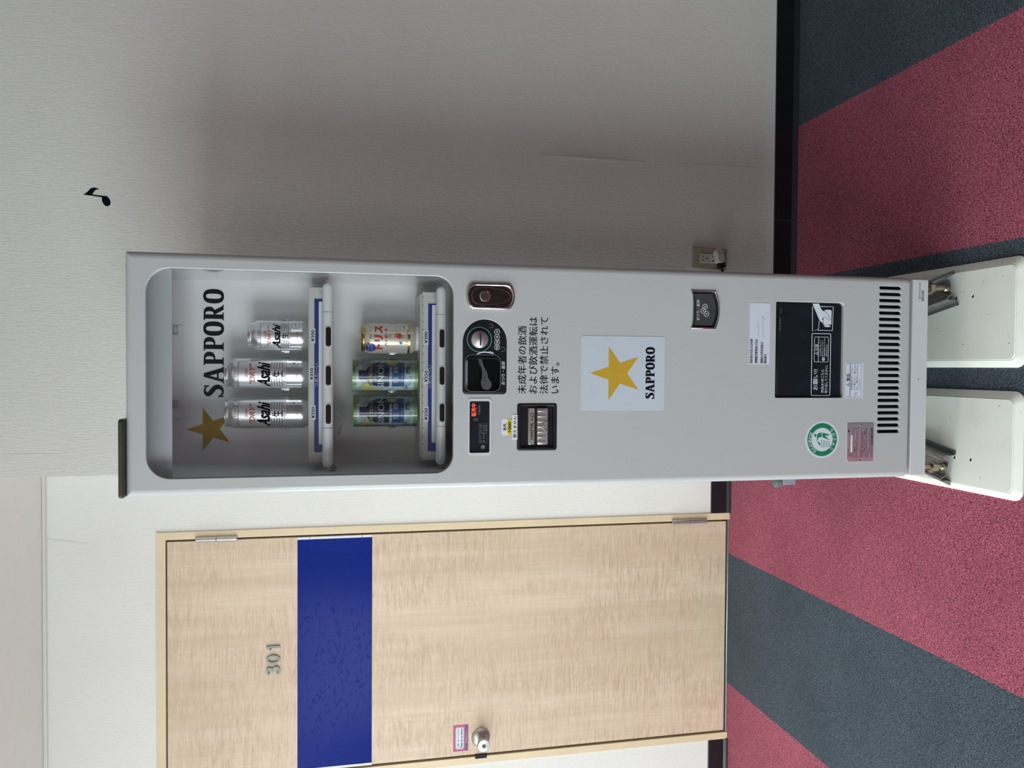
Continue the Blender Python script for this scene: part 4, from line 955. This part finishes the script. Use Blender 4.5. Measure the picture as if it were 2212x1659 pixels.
def beer_can(h, loc, label):
    t = thing('beer_can', loc, label, 'can', 'silver cans on the upper display shelf'); R_ = .0328; can_body(t, h, R_, 'can', 'can')
    k = (h-.045)/(.168-.045); Z = lambda z: .022+(z-.022)*k if h < .15 else z
    W2 = .031
    patch([[rr(-W2, Z(.045), W2, Z(.140), .006, 3)()]], R_, .0003, 'label_field', 'can_matt', t)
    patch([frame(-W2, Z(.045), W2, Z(.140), .0004, .006)], R_, .0006, 'label_outline', 'print_grey', t)
    ctext([('SUPER', (-.007, Z(.1215), .010, Z(.1265)), .005, .25), ('"DRY"', (-.021, Z(.1075), .022, Z(.1185)), .012, .3)], R_, .0009, 'red_lettering', 'red_ink', t)
    # heavy slanted wordmark
    ctext([('Asahi', (-.029, Z(.077), .027, Z(.103)), .035, .45)], R_, .0009, 'wordmark', 'ink', t)
    ln = []
    for i in range(5):
        z_ = Z(.0745-.0052*i); ln += [[rr(-.029, z_-.0008, -.0085, z_+.0006)()], [rr(.0085, z_-.0008, .027, z_+.0006)()]]
    patch(ln, R_, .0009, 'fine_print', 'print_grey', t)
    ctext([('生', (-.0065, Z(.0525), .0065, Z(.0735)), .02)], R_, .0010, 'draft_lettering', 'ink', t)
    ctext([('スーパードライ', (-.018, Z(.0390+.0075), .018, Z(.0445+.0075)), .02)], R_, .0009, 'red_lettering', 'red_ink', t)
    patch([ring(.024, Z(.030), .0080, .0085, 24), [rr(-.011, Z(.0225), .011, Z(.0230))()], [rr(-.03, Z(.1405), .03, Z(.141))()]], R_, .0008, 'seal_mark', 'print_grey', t)
    ctext([('生ビール', (-.009, Z(.0235), .009, Z(.0275)), .0), ('うまさ辛口', (-.012, Z(.1445), .012, Z(.149)), 0), ('お酒', (.0205, Z(.0275), .0275, Z(.033)), .01)], R_, .0009, 'small_lettering', 'print_grey', t)
    return t
CYc = 1.70
cx_ = lambda x, y: P(x, y, CYc)[0]
beer_can(.168, (cx_(600, 891.5), CYc, CB1), 'tall silver beer can at the left end of the upper display shelf')
beer_can(.168, (cx_(600, 807.5), CYc, CB1), 'tall silver beer can in the middle of the upper display shelf')
beer_can(.1225, (cx_(610, 726.5), CYc, CB1), 'short silver beer can at the right end of the upper display shelf')
# short gold-topped highball can
t = thing('highball_can', (cx_(850, 731.5), CYc, CB2+.006), 'short cream and gold can with red lettering on the lower display shelf', 'can'); R_ = .0328
h = .116; can_body(t, h, R_, 'can_cream', 'can_gold')
MB().lathe([(R_*.80, -.006), (R_*.80, .0)], (0, 0, 0), 'Z', 32).obj('white_puck', 'white', t, True)
b = MB()
for z_ in (.016,): b.lathe([(R_+.0002, z_-.003), (R_+.0003, z_+.002)], (0, 0, 0), 'Z', 48, False, False)
b.obj('gold_bands', 'can_gold', t, True)
patch([[rr(-.025, .071, -.0145, .0875)(), ][:1]], R_, .0005, 'red_letter_stroke', 'red_ink', t) if 0 else None
ctext([('トリス', (-.026, .0705, .0285, .0890), .06)], R_, .0008, 'red_lettering', 'red_ink', t)
ctext([('ハイボール', (-.018, .061, .0225, .0675), .04)], R_, .0008, 'red_subtitle', 'red_ink', t)
ctext([('SUNTORY', (-.014, .0945, .019, .0985), .005)], R_, .0008, 'gold_lettering', 'can_gold', t)
patch([[[(-.0225+.0112*(1 if i % 2 else .93)*math.cos(2*PI*i/40), .0965+.0112*(1 if i % 2 else .93)*math.sin(2*PI*i/40)) for i in range(40)]]], R_, .0009, 'blue_seal', 'blue', t)
ctext([('ソーダ', (-.030, .098, -.015, .102), .01), ('すっきり', (-.0305, .0915, -.0145, .0955), .01)], R_, .0013, 'seal_lettering', 'print_white', t)
patch([ring(0, .045, r, r+.0004, 32) for r in (.010, .0125, .015, .0175)], R_, .0006, 'gold_rings', 'can_gold', t)
patch([[[(-.0015, .0345), (.0085, .0325), (.010, .039), (.001, .0415)]], [[(.000, .0285), (.0035, .0335), (.001, .034)]], [[(.004, .028), (.007, .0335), (.0045, .034)]]], R_, .0011, 'red_glass_mark', 'red_ink', t)
patch([[[(.0005, .041), (.0095, .039), (.0105, .045), (.0015, .0465)]]], R_, .0010, 'tan_glass_mark', 'tan_ink', t)
patch([[[(-.0125, .0295), (-.007, .031), (-.0085, .037), (-.0135, .0345)]]], R_, .0010, 'blue_mark', 'mid_blue', t)
patch([[circ(.025, .0245, .0078, 24)()]], R_, .0008, 'round_seal', 'paper', t)
ctext([('お酒', (.021, .0235, .029, .028), .01), ('アルコール分7%', (-.010, .0175, .020, .020), 0)], R_, .0012, 'small_lettering', 'print_grey', t)
# sleeves: printed card wrapped in a clear half tube
def sleeve(loc, label, kz):
    t = thing('drink_display_sleeve', loc, label, 'display sleeve', 'printed drink sleeves on the lower shelf'); R_ = .0335; H2 = .138*kz; Wd = R_*1.5
    z = lambda q_: q_*H2
    patch([[rr(-Wd, 0, Wd, H2)()]], R_, 0, 'card', 'leaf', t)
    patch([[rr(-.0440, z(.06), .0425, z(.95), .006, 4)()]], R_, .0004, 'can_picture', 'ice', t)
    patch([[[(-.026, z(.30)), (.031, z(.30)), (.031, z(.62)), (.024, z(.74)), (.010, z(.80)), (.010, z(.91)), (-.010, z(.91)), (-.010, z(.80)), (-.022, z(.74)), (-.026, z(.62))]]], R_, .0008, 'bottle_shape', 'navy', t)
    patch([[[(-.026, z(.215)), (.031, z(.215)), (.031, z(.425)), (-.026, z(.425))]]], R_, .0009, 'blue_field', 'mid_blue', t)
    patch([[sellipse(.029, z(.40), .0085, z(.085), 2, 20)], [sellipse(-.030, z(.80), .014, z(.075), 2, 20)], [sellipse(.026, z(.93), .010, z(.03), 2, 16)]], R_, .0011, 'lemon_slices', 'lemon', t)
    patch([[rr(-.029, z(.405), .017, z(.445))()]], R_, .0012, 'white_bar', 'paper', t)
    ctext([('GINON', (-.035, z(.525), .032, z(.625)), .015)], R_, .0013, 'title_lettering', 'print_white', t)
    ctext([('GIN SOUR', (-.026, z(.70), .026, z(.755)), .012)], R_, .0013, 'gold_lettering', 'lemon', t)
    ctext([('ジノン', (-.010, z(.645), .012, z(.68)), .01), ('無', (-.017, z(.305), -.003, z(.39)), .01), ('糖', (.004, z(.305), .018, z(.39)), .01), ('すっきり香るジンサワー', (-.024, z(.235), .028, z(.26)), 0)], R_, .0014, 'white_lettering', 'print_white', t)
    ctext([('レモン', (-.012, z(.412), .012, z(.438)), .01), ('7%', (.002, z(.13), .020, z(.19)), .01), ('アルコール分', (-.024, z(.115), -.002, z(.14)), .0), ('お酒', (-.034, z(.16), -.024, z(.20)), 0)], R_, .0016, 'dark_lettering', 'ink', t)
    ax = [ring(0, z(.575), .021, .0214, 36)]
    patch(ax, R_, .0012, 'thin_ring', 'print_grey', t)
    patch([[[(-.040, z(.60)), (-.030, z(.62)), (-.030, z(.72)), (-.040, z(.86))]], [[(.018, z(.955)), (.03, z(.955)), (.03, z(.985)), (.02, z(.985))]]], R_, .0010, 'peel_shape', 'lemon', t)
    q_ = MB(); n = 20
    q_.rings([[((R_+.0022)*math.sin(a), -(R_+.0022)*math.cos(a), zz) for a in [-1.5+3.0*k/n for k in range(n+1)]] for zz in (-.001, H2+.001)], False)
    q_.obj('clear_tube', 'acrylic', t, True)
    for s_ in (-1, 1): MB().box(s_*(R_+.002)-.002, -.006, z(.33), s_*(R_+.002)+.002, .002, z(.33)+.0165, .0008).obj('clip', 'chrome', t, True)
    return t
sleeve((cx_(830, 810), CYc, CB2+.0015), 'blue printed lemon drink sleeve in the middle of the lower shelf', 1)
sleeve((cx_(830, 887.3), CYc, CB2+.003), 'blue printed lemon drink sleeve at the left of the lower shelf', .975)
